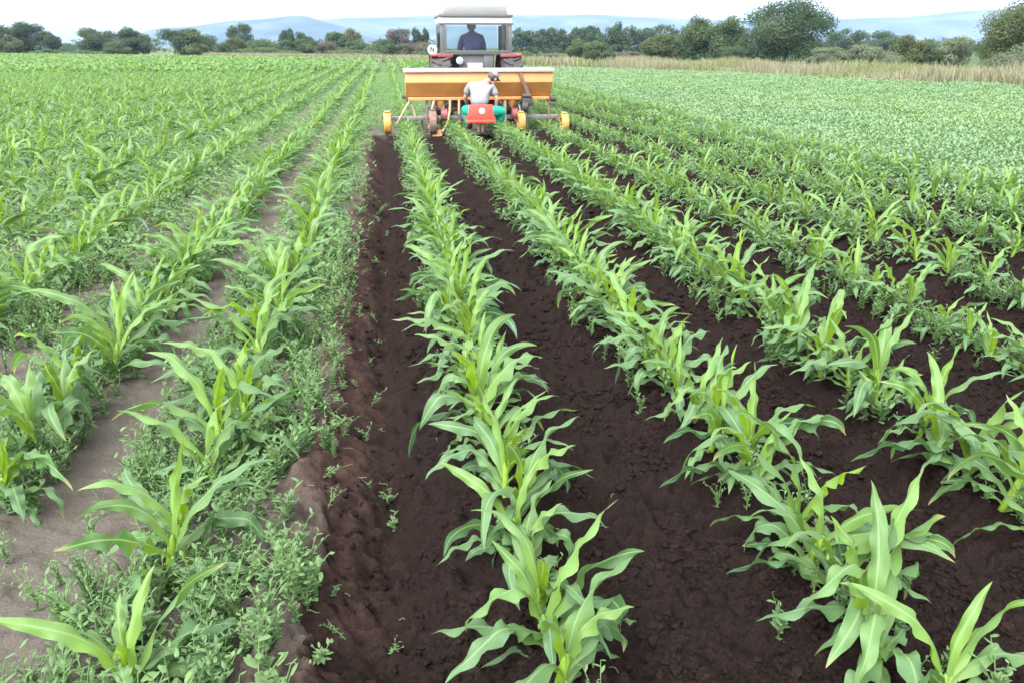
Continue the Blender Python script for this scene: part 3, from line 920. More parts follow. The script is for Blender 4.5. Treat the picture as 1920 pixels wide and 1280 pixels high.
GROUP = {"oak_tree": "broad trees along the horizon", "bush": "bushes along the field edge", "shrub": "low shrubs at the far left", "pine_tree": "pines left of the cab",
         "willow_tree": "tall willow trees right of the tractor", "bramble": "brambles behind the dry grass"}
for i, (nm, x0, x1, yt, dep, mat, lab, cat, n, lf) in enumerate(T):
    tree(nm, x0, x1, yt, dep, mat, lab, cat, GROUP[nm], n=int(n * 2.6), leaf=lf * .92, low=.05 if nm.endswith("tree") else .01, lumps=20 if nm == "willow_tree" else 14, seed=i, trunk=True)

def woodland():
    r = np.random.default_rng(77)
    parts, trunks = [], []
    px = 955
    while px < 1300:
        w = r.uniform(26, 46); d = r.uniform(170, 200)
        yt = np.interp(px, [955, 1050, 1120, 1200, 1290], [54, 52, 47, 45, 46]) + r.uniform(-4, 6)
        p = ground_x(px + w / 2, d); h = at_depth(px, yt, d).z; rx = w * .65 * d / FPX
        V, Q, A = crown_geo(r, rx, rx, h * .72, h * .28, 1800, .28, 10)
        parts.append((V + [p.x, p.y, 0], Q, A))
        V, Q, A = crown_geo(r, rx, rx, h * .5, 0, 700, .28, 6); A[:, 3] = 1
        parts.append((V + [p.x, p.y, 0], Q, A))
        px += w * .62
    for k in range(130):                                       # scrubby wood far behind the left hedges and right of the willows
        px = r.choice([r.uniform(100, 800), r.uniform(1540, 1860)])
        d = r.uniform(210, 260)
        p = ground_x(px, d); h = at_depth(px, r.uniform(70, 86), d).z; rx = r.uniform(3, 6)
        V, Q, A = crown_geo(r, rx, rx, h, 0, 500, .32, 7); parts.append((V + [p.x, p.y, 0], Q, A))
    g = merge(parts)
    stuff("woodland", g, M['crown_dark'], "far dark belt of woodland merging along the horizon", "woodland")
woodland()

def hills():
    m, n, l, out = new_mat("hill_cover")
    b = n.new("ShaderNodeBsdfPrincipled"); l.new(b.outputs[0], out.inputs[0])
    g = n.new("ShaderNodeNewGeometry")
    nz = n.new("ShaderNodeTexNoise"); nz.inputs['Scale'].default_value = .006; nz.inputs['Detail'].default_value = 8
    l.new(g.outputs['Position'], nz.inputs['Vector'])
    rp = n.new("ShaderNodeValToRGB"); l.new(nz.outputs[0], rp.inputs[0])
    rp.color_ramp.elements[0].position = .4; rp.color_ramp.elements[0].color = (.022, .042, .036, 1)
    rp.color_ramp.elements[1].position = .62; rp.color_ramp.elements[1].color = (.070, .090, .075, 1)
    l.new(rp.outputs[0], b.inputs['Base Color']); b.inputs['Roughness'].default_value = .95; b.inputs['Specular IOR Level'].default_value = 0.0
    def ridge(name, prof, depth, label, w):
        xs = np.linspace(prof[0][0], prof[-1][0], 260)
        ys = np.interp(xs, [p[0] for p in prof], [p[1] for p in prof])
        ys = ys + .9 * (vnoise(xs, xs * 0, 22, 61) - .5) + .5 * (vnoise(xs, xs * 0, 7, 62) - .5)
        k = np.linspace(-1, 1, 17)
        V = []
        for X, Yp in zip(xs, ys):
            top = at_depth(X, Yp, depth)
            hz = max(2.0, top.z + .5)
            for q in k:
                f = math.cos(q * math.pi / 2) ** 1.3
                d = np.array([top.x, top.y]); d = d / np.linalg.norm(d)
                pos = np.array([top.x, top.y]) + d * q * w
                zz = hz * f + (vnoise(pos[0], pos[1], 130, 63) - .5) * 14 * f * abs(q)
                V.append((pos[0], pos[1], zz - .6))
        nk = len(k)
        i = (np.arange(len(xs) - 1)[:, None] * nk + np.arange(nk - 1)[None]).ravel()
        Q = np.stack([i, i + 1, i + nk + 1, i + nk], 1)
        tag(obj(name, np_mesh(name, V, Q, m)), label, "hill", kind='structure')
    ridge("hills", [(150, 86), (250, 66), (300, 53), (350, 52), (430, 40), (480, 37), (540, 31), (572, 31), (600, 40), (680, 60), (760, 88)], 2600, "nearer blue hill rising above the left hedge", 700)
    ridge("hills", [(-700, 60), (-300, 84), (-40, 90), (250, 84), (420, 56), (560, 40), (640, 35), (760, 32), (860, 27), (960, 28), (1060, 29), (1120, 27), (1200, 33), (1290, 36), (1400, 40), (1560, 36), (1640, 34), (1700, 33),
                   (1780, 24), (1850, 18), (1920, 20), (2100, 22), (2500, 40)], 3600, "far pale blue range of hills along the horizon", 900)
hills()

# ---------------------------------------------------------------- machine helpers
def wmat(o):
    m = Matrix.Translation(o.location)
    return wmat(o.parent) @ o.matrix_parent_inverse @ m if o.parent else m

class MB:
    """Collects bevelled boxes, tubes, discs and sheets, then links them as one mesh object."""
    def __init__(self): self.bm = bmesh.new()
    def box(self, c, s, bev=.006, rot=None, taper=None):
        b = bmesh.new(); bmesh.ops.create_cube(b, size=1)
        for v in b.verts:
            k = taper if taper and v.co.z > 0 else (1, 1)
            v.co = Vector((v.co.x * s[0] * k[0], v.co.y * s[1] * k[1], v.co.z * s[2]))
        if bev: bmesh.ops.bevel(b, geom=list(b.edges), offset=min(bev, min(s) * .3), segments=2, affect='EDGES', profile=.6)
        if rot: bmesh.ops.rotate(b, verts=b.verts, cent=(0, 0, 0), matrix=Matrix.Rotation(rot[0], 3, 'X') @ Matrix.Rotation(rot[1], 3, 'Y') @ Matrix.Rotation(rot[2], 3, 'Z'))
        bmesh.ops.translate(b, verts=b.verts, vec=c)
        self._join(b); return self
    def _join(self, b):
        me = bpy.data.meshes.new("tmp"); b.to_mesh(me); b.free(); self.bm.from_mesh(me); bpy.data.meshes.remove(me)
    def tube(self, pts, rad, sides=10):
        rad = rad if hasattr(rad, '__len__') else [rad] * len(pts)
        pts = [Vector(p) for p in pts]
        rings = []
        for i, p in enumerate(pts):
            d = (pts[min(i + 1, len(pts) - 1)] - pts[max(i - 1, 0)]).normalized()
            u = d.orthogonal().normalized() if i == 0 else (u - d * u.dot(d)).normalized()
            w = d.cross(u)
            rings.append([self.bm.verts.new(p + (u * math.cos(6.28318 * k / sides) + w * math.sin(6.28318 * k / sides)) * rad[i]) for k in range(sides)])
        for a, b in zip(rings, rings[1:]):
            for k in range(sides): self.bm.faces.new((a[k], a[(k + 1) % sides], b[(k + 1) % sides], b[k]))
        self.bm.faces.new(rings[0][::-1]); self.bm.faces.new(rings[-1]); return self
    def lathe(self, prof, c, axis='X', n=40, closed=True):
        """prof = [(along axis, radius)]; turned about the axis through c."""
        rings = []
        for a, r in prof:
            ring = []
            for k in range(n):
                t = 2 * math.pi * k / n
                p = {'X': (a, r * math.cos(t), r * math.sin(t)), 'Y': (r * math.cos(t), a, r * math.sin(t)), 'Z': (r * math.cos(t), r * math.sin(t), a)}[axis]
                ring.append(self.bm.verts.new(Vector(c) + Vector(p)))
            rings.append(ring)
        m = len(rings)
        for i in range(m if closed else m - 1):
            a, b = rings[i], rings[(i + 1) % m]
            for k in range(n): self.bm.faces.new((a[k], a[(k + 1) % n], b[(k + 1) % n], b[k]))
        if not closed:
            if prof[0][1] > 1e-4: self.bm.faces.new(rings[0][::-1])
            if prof[-1][1] > 1e-4: self.bm.faces.new(rings[-1])
        return self
    def prism(self, poly, x0, x1, axis='X'):
        """Extrude a closed (a, b) outline between two positions on the axis."""
        f = {'X': lambda t, a, b: (t, a, b), 'Y': lambda t, a, b: (a, t, b), 'Z': lambda t, a, b: (a, b, t)}[axis]
        A = [self.bm.verts.new(f(x0, *p)) for p in poly]; B = [self.bm.verts.new(f(x1, *p)) for p in poly]
        n = len(poly)
        for k in range(n): self.bm.faces.new((A[k], A[(k + 1) % n], B[(k + 1) % n], B[k]))
        self.bm.faces.new(A[::-1]); self.bm.faces.new(B); return self
    def build(self, name, mat, parent=None, label=None, smooth=True, bevel=0):
        bmesh.ops.recalc_face_normals(self.bm, faces=self.bm.faces)
        if bevel: bmesh.ops.bevel(self.bm, geom=[e for e in self.bm.edges if e.is_manifold and e.calc_face_angle() > .5], offset=bevel, segments=2, affect='EDGES', profile=.6)
        me = bpy.data.meshes.new(name); self.bm.to_mesh(me); self.bm.free()
        me.materials.append(mat)
        if smooth:
            for p in me.polygons: p.use_smooth = True
            me.set_sharp_from_angle(angle=R(38))
        o = obj(name, me, parent)
        if parent: o.matrix_parent_inverse = wmat(parent).inverted()
        if label: o['label'] = label
        return o

SOILC = (0.055, 0.036, 0.030)
M['orange'] = paint("hopper_orange", (0.36, 0.165, 0.045), .45, var=.10, dirt=((.22, .10, .04), .55), scale=3)
M['pinkwhite'] = paint("faded_lid_paint", (0.25, 0.180, 0.168), .5, var=.06, dirt=((.55, .36, .30), .4), scale=4)
M['yellow'] = paint("yellow_wheel_paint", (0.33, 0.17, 0.03), .5, var=.12, dirt=((.04, .025, .018), .9), scale=7)
M['muddy'] = paint("mud_on_wheel", (0.12, 0.072, 0.055), .85, var=.3, dirt=((.10, .06, .05), .8), scale=14, bump=.7)
M['red'] = paint("seat_red", (0.50, 0.035, 0.022), .42, var=.08, dirt=((.35, .05, .03), .4), scale=5)
M['dullred'] = paint("faded_red_paint", (0.13, 0.028, 0.030), .6, var=.12, dirt=((.16, .07, .06), .5), scale=6)
M['rust'] = paint("rusty_steel", (0.11, 0.058, 0.038), .8, var=.3, dirt=((.05, .03, .025), .7), scale=12, bump=.4)
M['steel'] = paint("worn_steel", (0.13, 0.12, 0.115), .5, .4, var=.2, dirt=(SOILC, .8), scale=10)
M['bone'] = paint("pale_tube", (0.22, 0.17, 0.095), .6, var=.15, dirt=((.2, .15, .08), .6), scale=9)
M['rubber'] = paint("tyre_rubber", (0.022, 0.021, 0.021), .85, var=.2, dirt=((.07, .05, .042), .6), scale=7, bump=.3)
M['black'] = paint("black_plastic", (0.018, 0.017, 0.017), .6, dirt=((.05, .04, .035), .5))
M['cabgrey'] = paint("cab_grey_paint", (0.05, 0.053, 0.056), .5, var=.08, dirt=((.14, .13, .12), .5), scale=4)
M['roofgrey'] = paint("roof_grey_paint", (0.12, 0.126, 0.123), .55, var=.08, dirt=((.22, .22, .20), .5), scale=3)
M['white'] = paint("white_paint", (0.50, 0.50, 0.49), .5, var=.05, dirt=((.6, .58, .52), .3))
M['darkgrey'] = paint("dark_grey_paint", (0.06, 0.06, 0.065), .6, dirt=((.1, .085, .075), .5))
M['lens'] = paint("lamp_glass", (0.22, 0.23, 0.25), .25, spec=.9, var=.03)
M['redlens'] = paint("red_lamp_glass", (0.18, 0.012, 0.012), .15, spec=.8, var=.03)
M['signwhite'] = paint("sign_white", (0.30, 0.30, 0.31), .5, var=.05, dirt=((.2, .19, .17), .4))
M['mark'] = paint("sign_black", (0.02, 0.02, 0.022), .6, var=.05)

def glass_mat():
    m, n, l, out = new_mat("cab_glass")
    t = n.new("ShaderNodeBsdfTransparent"); t.inputs[0].default_value = (.88, .92, .92, 1)
    g = n.new("ShaderNodeBsdfGlossy"); g.inputs['Roughness'].default_value = .03
    f = n.new("ShaderNodeFresnel"); f.inputs[0].default_value = 1.45
    ms = n.new("ShaderNodeMixShader"); l.new(f.outputs[0], ms.inputs[0]); l.new(t.outputs[0], ms.inputs[1]); l.new(g.outputs[0], ms.inputs[2])
    l.new(ms.outputs[0], out.inputs[0]); return m
M['glass'] = glass_mat()

# ---------------------------------------------------------------- tractor
def tractor():
    cx, ya, g = 1.83, 17.05, -.03                             # centre line, rear axle, ground under the tyres
    e = empty("tractor", (cx, ya, 0), "old red tractor with grey cab pulling the orange hopper machine, seen from behind", "tractor")
    b = lambda: MB()
    # roof: a tapered cap on a dark gutter, then the white band over the rear window
    b().prism([(cx - .645, 2.10), (cx + .645, 2.10), (cx + .60, 2.26), (cx - .60, 2.26)], 16.82, 18.30, 'Y').build("cab_roof", M['roofgrey'], e, bevel=.02)
    b().box((cx, 17.55, 2.075), (1.46, 1.66, .05), .01).build("roof_gutter", M['darkgrey'], e)
    m = b(); m.box((cx, 16.80, 1.995), (1.44, .05, .10), .008); m.box((cx, 18.32, 1.995), (1.44, .05, .10), .008)
    for s in (-1, 1): m.box((cx + s * .70, 17.56, 1.995), (.045, 1.44, .10), .008)
    m.build("roof_band", M['white'], e)
    b().box((cx, 16.79, 1.925), (1.5, .055, .03), .006).build("window_lintel", M['darkgrey'], e)
    for s in (-1, 1):
        for y in (16.82, 18.28):
            b().box((cx + s * .675, y, 1.645), (.09 if y < 17 else .06, .07, .55), .012).build("cab_pillar", M['cabgrey'], e)
    # right hand inside pillar lining and the door edge on the left
    b().box((cx + .575, 16.90, 1.65), (.10, .05, .53), .01).build("pillar_lining", M['darkgrey'], e)
    b().tube([(cx - .60, 16.93, 1.40), (cx - .585, 16.93, 1.62), (cx - .60, 16.93, 1.9)], .012).build("grab_rail", M['white'], e)
    w = b().box((cx, 16.80, 1.66), (1.24, .006, .50), 0).build("rear_window", M['glass'], e)
    f = b()
    f.box((cx, 16.775, 1.41), (1.30, .03, .035), .006)
    for s in (-1, 1): f.box((cx + s * .615, 16.775, 1.66), (.022, .03, .47), .005)
    f.build("window_frame", M['cabgrey'], w)
    b().box((cx, 18.30, 1.66), (1.24, .006, .50), 0).build("windscreen", M['glass'], e)
    for s in (-1, 1): b().box((cx + s * .69, 17.55, 1.66), (.006, 1.38, .50), 0).build("side_window", M['glass'], e)
    b().box((cx, 16.80, 1.375), (1.40, .06, .045), .008).build("cab_sill", M['cabgrey'], e)
    m = b(); m.box((cx - .04, 16.86, 1.19), (.62, .05, .32), .01); m.build("rear_panel", M['darkgrey'], e)
    b().box((cx + .25, 16.835, 1.20), (.20, .06, .30), .02).build("side_panel", M['cabgrey'], e)
    m = b()
    for s in (-1, 1): m.box((cx + s * .60, 17.55, 1.19), (.05, 1.4, .34), .01)
    m.box((cx, 18.28, 1.19), (1.1, .05, .34), .01); m.box((cx, 17.55, 1.0), (1.1, 1.4, .05), .01)
    m.build("cab_floor", M['darkgrey'], e)
    # fenders over the rear wheels
    for s in (-1, 1):
        m = b()
        R1, R2 = .76, .73
        poly = [(ya + R1 * math.cos(t), .62 + R1 * math.sin(t)) for t in np.linspace(R(15), R(112), 18)]
        poly += [(ya + R2 * math.cos(t), .62 + R2 * math.sin(t)) for t in np.linspace(R(112), R(15), 18)]
        m.prism(poly, cx + s * .48, cx + s * .925, 'X')
        fd = m.build("fender", M['dullred'], e, bevel=.006)
        m = b(); m.box((cx + s * .70, ya - .305, 1.335), (.44, .03, .06), .01); m.build("fender_lip", M['dullred'], fd)
        b().box((cx + s * .84, ya - .325, 1.335), (.12, .03, .045), .01).build("tail_lamp", M['redlens'], e)
    # big rear wheels with bar lugs, then the front pair
    def wheel(x, y, rad, wd, rim, nl):
        p = bpy.data.objects.new("wheel", None); COL.objects.link(p); p.parent = e; p.empty_display_size = .1
        m = b()
        h = wd / 2
        m.lathe([(-h * .6, rim), (-h, rim + .05), (-h * 1.02, rad * .86), (-h * .82, rad * .955), (0, rad * .975), (h * .82, rad * .955), (h * 1.02, rad * .86), (h, rim + .05), (h * .6, rim)], (x, y, g + rad), 'X', 48)
        for k in range(nl):
            for s in (-1, 1):
                t = 2 * math.pi * (k + (.5 if s > 0 else 0)) / nl
                q = MB(); q.box((s * h * .5, 0, rad * .975), (h * 1.05, .05, rad * .07), .008, rot=(0, 0, s * R(38)))
                bmesh.ops.rotate(q.bm, verts=q.bm.verts, cent=(0, 0, 0), matrix=Matrix.Rotation(t, 3, 'X'))
                bmesh.ops.translate(q.bm, verts=q.bm.verts, vec=(x, y, g + rad)); m._join(q.bm)
        m.build("tyre", M['rubber'], p).matrix_parent_inverse = Matrix.Translation(-Vector(e.location))
        m = b(); m.lathe([(-h * .55, rim * 1.01), (-h * .3, rim * .9), (-.02, rim * .5), (-.02, .02), (.02, .02), (.02, rim * .5), (h * .3, rim * .9), (h * .55, rim * 1.01), (h * .55, rim * .95), (-h * .55, rim * .95)], (x, y, g + rad), 'X', 36)
        m.lathe([(-.09, .0001), (-.09, .07), (.09, .07), (.09, .0001)], (x, y, g + rad), 'X', 16)
        m.build("rim", M['white'], p).matrix_parent_inverse = Matrix.Translation(-Vector(e.location))
    for s in (-1, 1):
        wheel(cx + s * .715, ya, .70, .40, .36, 18)
        wheel(cx + s * .66, ya + 2.0, .40, .24, .22, 14)
    # body: transmission, axle, bonnet, exhaust
    m = b(); m.box((cx, 17.35, .68), (.42, 1.2, .48), .04); m.tube([(cx - .6, ya, .66), (cx + .6, ya, .66)], .13, 14); m.box((cx, 16.62, .72), (.34, .3, .34), .03)
    m.tube([(cx - .62, ya + 2, .42), (cx + .62, ya + 2, .42)], .06); m.box((cx, 18.6, .60), (.40, 1.5, .32), .03)
    m.build("chassis", M['darkgrey'], e)
    b().prism([(cx - .30, .80), (cx - .30, 1.22), (cx - .22, 1.32), (cx + .22, 1.32), (cx + .30, 1.22), (cx + .30, .80)], 18.36, 19.75, 'Y').build("bonnet", M['dullred'], e, bevel=.02)
    b().tube([(cx + .36, 18.9, 1.0), (cx + .36, 18.9, 1.42), (cx + .36, 18.94, 1.50)], .035).build("exhaust_pipe", M['rust'], e)
    # lower links down to the machine
    for s in (-1, 1): b().tube([(cx + s * .28, 16.65, .55), (cx + s * .42, 15.35, .42)], .035).build("lift_arm", M['steel'], e)
    b().tube([(cx, 16.6, .92), (cx - .05, 15.3, .84)], .03).build("top_link", M['steel'], e)
    # lamp, plate and the round speed disc
    m = b(); m.lathe([(-.035, .0001), (-.03, .06), (0, .078), (.04, .06), (.05, .0001)], (1.485, 16.77, 1.235), 'Y', 24, closed=False); lp = m.build("work_lamp", M['cabgrey'], e)
    m = b(); m.lathe([(-.048, .0001), (-.045, .04), (-.034, .072), (-.028, .072), (-.028, .0001)], (1.485, 16.768, 1.235), 'Y', 24, closed=False); m.build("lamp_lens", M['lens'], lp)
    b().box((1.79, 16.72, 1.135), (.30, .012, .115), .004).build("number_plate", M['signwhite'], e)
    m = b(); m.lathe([(-.008, .0001), (-.008, .095), (.008, .095), (.008, .0001)], (.945, 16.76, 1.445), 'Y', 32, closed=False); dk = m.build("speed_disc", M['signwhite'], e)
    m = b()
    y = 16.749
    m.box((.915, y, 1.445), (.018, .004, .10), 0); m.box((.975, y, 1.44), (.018, .004, .09), 0); m.box((.945, y - .001, 1.447), (.018, .004, .11), 0, rot=(0, R(-28), 0))
    m.build("disc_mark", M['mark'], dk)
    b().tube([(.945, 16.79, 1.36), (1.05, 16.80, 1.30)], .012).build("disc_stalk", M['darkgrey'], e)
    # seat and steering wheel in the cab
    m = b(); m.box((cx, 17.42, 1.18), (.46, .44, .10), .04); m.box((cx, 17.20, 1.32), (.42, .08, .26), .03); m.build("driver_seat", M['black'], e)
    m = b()
    pts = [(cx + .19 * math.cos(t), 17.98 + .10 * math.sin(t), 1.50 + .15 * math.sin(t)) for t in np.linspace(0, 2 * math.pi, 25)]
    m.tube(pts, .014, 8); m.tube([(cx, 17.98, 1.50), (cx, 18.18, 1.2)], .02); m.tube([pts[0], (cx, 17.98, 1.5), pts[12]], .012); m.build("steering_wheel", M['black'], e)
    return e
tractor()

# ---------------------------------------------------------------- the machine behind the tractor
def cultivator():
    X0, X1, Y = .345, 3.015, 14.9
    e = empty("row_cultivator", (1.68, Y, 0), "orange row crop machine with a long hopper, yellow wheels and a red rider's seat", "farm machine")
    b = lambda: MB()
    # hopper: upright upper wall, then a wall that falls away below
    b().prism([(Y + .02, 1.075), (Y, .895), (Y + .20, .645), (Y + .42, .645), (Y + .60, .895), (Y + .58, 1.075)], X0, X1, 'X').build("hopper", M['orange'], e, bevel=.008)
    b().prism([(Y - .035, 1.07), (Y - .035, 1.125), (Y + .03, 1.13), (Y + .57, 1.13), (Y + .63, 1.115), (Y + .63, 1.07)], X0 - .03, X1 + .03, 'X').build("hopper_lid", M['pinkwhite'], e, bevel=.008)
    b().box(((X0 + X1) / 2, Y + .30, .612), (X1 - X0 - .04, .34, .055), .008).build("hopper_ledge", M['orange'], e)
    for x in (X0 + .02, X1 - .02): b().box((x, Y + .30, .60), (.035, .36, .09), .006).build("end_plate", M['rust'], e)
    for x in (.97, 1.72, 2.30):
        b().lathe([(0, .10), (-.05, .095), (-.13, .035), (-.15, .03)], (x, Y + .25, .58), 'Z', 18, closed=False).build("outlet_cone", M['orange'], e)
    b().box((1.60, Y + .15, .275), (3.1, .075, .075), .008).build("tool_bar", M['steel'], e)
    b().box((1.65, Y + .42, .42), (1.9, .07, .07), .008).build("front_bar", M['steel'], e)
    for x in (.72, 1.02, 2.14, 2.62):
        b().box((x, Y + .22, .44), (.05, .05, .34), .006).build("upright", M['steel'], e)
    # gauge wheels: narrow, on forks from the tool bar
    def gauge(x, top, rad, mat, muddy=False):
        p = bpy.data.objects.new("gauge_wheel", None); COL.objects.link(p); p.parent = e; p.empty_display_size = .1
        z = top - rad
        m = b(); m.lathe([(-.062, rad * .55), (-.066, rad * .93), (-.05, rad), (.05, rad), (.066, rad * .93), (.062, rad * .55), (.02, rad * .5), (-.02, rad * .5)], (x, Y - .12, z), 'X', 36)
        for k in range(14):
            q = MB(); q.box((0, 0, rad - .004), (.11, .012, .012), .003); bmesh.ops.rotate(q.bm, verts=q.bm.verts, cent=(0, 0, 0), matrix=Matrix.Rotation(k * 2 * math.pi / 14, 3, 'X'))
            bmesh.ops.translate(q.bm, verts=q.bm.verts, vec=(x, Y - .12, z)); m._join(q.bm)
        w = m.build("tread", mat, p); w.matrix_parent_inverse = Matrix.Translation(-Vector(e.location))
        m = b(); m.lathe([(-.03, .0001), (-.03, rad * .54), (.03, rad * .54), (.03, .0001)], (x, Y - .12, z), 'X', 24, closed=False)
        w = m.build("hub", mat if muddy else M['muddy'], p); w.matrix_parent_inverse = Matrix.Translation(-Vector(e.location))
        m = b()
        for s in (-1, 1): m.box((x + s * .10, Y, z + .05), (.014, .32, .04), .004, rot=(R(12), 0, 0))
        m.box((x, Y + .14, z + .08), (.22, .03, .06), .004)
        w = m.build("fork", M['rust'], p); w.matrix_parent_inverse = Matrix.Translation(-Vector(e.location))
        m = b(); m.box((x, Y - .10, top + .012), (.10, .16, .016), .004); w = m.build("scraper", M['bone'] if not muddy else M['muddy'], p); w.matrix_parent_inverse = Matrix.Translation(-Vector(e.location))
    gauge(-.01, .405, .19, M['yellow']); gauge(.80, .43, .21, M['muddy'], True); gauge(2.41, .38, .18, M['yellow']); gauge(3.22, .35, .17, M['yellow'])
    # braces, fertiliser tubes, struts
    b().tube([(.40, Y + .1, .57), (.12, Y - .05, .14)], .018).build("brace", M['bone'], e)
    b().tube([(.42, Y + .2, .57), (.50, Y + .15, .31)], .014).build("brace", M['bone'], e)
    b().tube([(2.98, Y + .2, .57), (2.98, Y + .1, .22)], .018).build("brace", M['rust'], e)
    for pts in ([(1.13, Y - .02, .60), (1.12, Y - .04, .42), (1.08, Y - .08, .22), (.96, Y - .18, .05)], [(2.135, Y - .02, .58), (2.13, Y - .05, .30), (2.13, Y - .10, .06)], [(1.30, Y + .05, .60), (1.29, Y + .03, .34)],
                [(.86, Y + .16, .60), (.80, Y + .12, .42), (.74, Y, .10)], [(2.42, Y + .16, .5), (2.46, Y + .05, .25), (2.47, Y - .06, .06)]):
        b().tube(pts, .024).build("delivery_tube", M['bone'] if pts[0][0] < 2.4 else M['steel'], e)
    # red metering drums and the hoeing shanks of each row gap
    for x in (1.02, 2.32):
        b().lathe([(-.055, .0001), (-.055, .115), (.055, .115), (.055, .0001)], (x, Y + .05, .33), 'X', 24, closed=False).build("metering_drum", M['dullred'], e)
    for x in (-.05, .42, .62, .98, 1.45, 1.72, 2.28, 2.55, 2.95, 3.3):
        m = b(); m.tube([(x, Y + .15, .25), (x, Y + .22, .12), (x, Y + .15, 0), (x, Y + .05, -.05)], [.018, .018, .016, .010]); m.box((x, Y + .06, -.03), (.09, .02, .08), .004, rot=(R(25), 0, 0))
        m.build("hoe_shank", M['rust'], e)
    # earthing-up share near the second wheel
    b().prism([(Y - .20, -.02), (Y - .14, .09), (Y + .02, .07), (Y + .04, -.04)], .78, .96, 'X').build("ridging_share", M['yellow'], e, bevel=.01)
    m = b(); m.tube([(1.05, Y + .42, .42), (2.2, Y + .42, .42)], .05); m.box((1.65, Y + .50, .62), (.9, .05, .45), .01); m.box((1.66, Y + .45, .80), (.10, .10, .3), .01); m.build("headstock", M['rust'], e)
    # rusty guard strap on the hopper and the black drive below it
    b().tube([(2.41, Y - .02, 1.06), (2.45, Y - .025, .93), (2.53, Y - .02, .78), (2.565, Y - .01, .60)], [.032, .034, .04, .05], 8).build("drive_strap", M['rust'], e)
    m = b(); m.box((2.54, Y, .56), (.20, .16, .17), .03); m.tube([(2.44, Y - .06, .66), (2.60, Y - .06, .66)], .04); m.lathe([(-.05, .0001), (-.05, .10), (.05, .10), (.05, .0001)], (2.49, Y - .02, .47), 'X', 20, closed=False)
    m.build("drive_box", M['black'], e)
    b().lathe([(-.05, .0001), (-.05, .055), (.05, .055), (.05, .0001)], (3.05, Y + .1, .60), 'X', 16, closed=False).build("shaft_end", M['black'], e)
    b().lathe([(-.03, .0001), (-.03, .035), (.03, .035), (.03, .0001)], (.31, Y + .1, .655), 'X', 16, closed=False).build("shaft_end", M['black'], e)
    # rider's seat on a post behind the hopper
    ys = 14.10
    s = b().box((1.595, ys + .17, .335), (.50, .40, .05), .02).build("seat", M['red'], e)
    k = b().prism([(1.365, .285), (1.825, .285), (1.80, .565), (1.39, .565)], ys - .045, ys - .01, 'Y').build("backrest", M['red'], e, bevel=.010)
    b().box((1.595, ys - .03, .288), (.51, .07, .05), .015).build("seat_edge", M['red'], e)
    m = b(); m.lathe([(-.003, .0001), (-.003, .050), (.003, .050), (.003, .0001)], (1.61, ys - .047, .462), 'Y', 20, closed=False); m.build("emblem", M['white'], k)
    for x in (1.565, 1.635): b().tube([(x, ys + .05, .32), (x, ys + .07, .12), (x, ys + .7, .26)], .022).build("seat_post", M['bone'], e)
    m = b(); m.box((1.66, ys + .52, .085), (1.0, .16, .03), .006); m.tube([(1.3, ys + .55, .08), (1.3, ys + .95, .26)], .02); m.tube([(2.0, ys + .55, .08), (2.0, ys + .95, .26)], .02); m.build("footboard", M['steel'], e)
    return e
cultivator()

# ---------------------------------------------------------------- people
M['skin'] = paint("skin", (0.30, 0.15, 0.105), .55, var=.06, scale=14)
M['tee'] = paint("grey_tshirt", (0.150, 0.146, 0.155), .9, var=.10, scale=10, bump=.3, spec=.2)
M['green'] = paint("green_trousers", (0.01, 0.24, 0.16), .85, var=.14, scale=9, bump=.3, spec=.2)
M['navy'] = paint("navy_jacket", (0.050, 0.056, 0.165), .85, var=.14, scale=9, bump=.3, spec=.2)
M['jeans'] = paint("dark_trousers", (0.03, 0.035, 0.06), .9, var=.12)
M['cap'] = paint("grey_cap", (0.13, 0.125, 0.125), .9, var=.1)
M['boot'] = paint("black_boot", (0.02, 0.018, 0.016), .7, dirt=(SOILC, .7))
M['hair'] = paint("dark_hair", (0.045, 0.035, 0.03), .7, var=.2, scale=40)
M['eye'] = paint("eye", (0.03, 0.02, 0.02), .2)

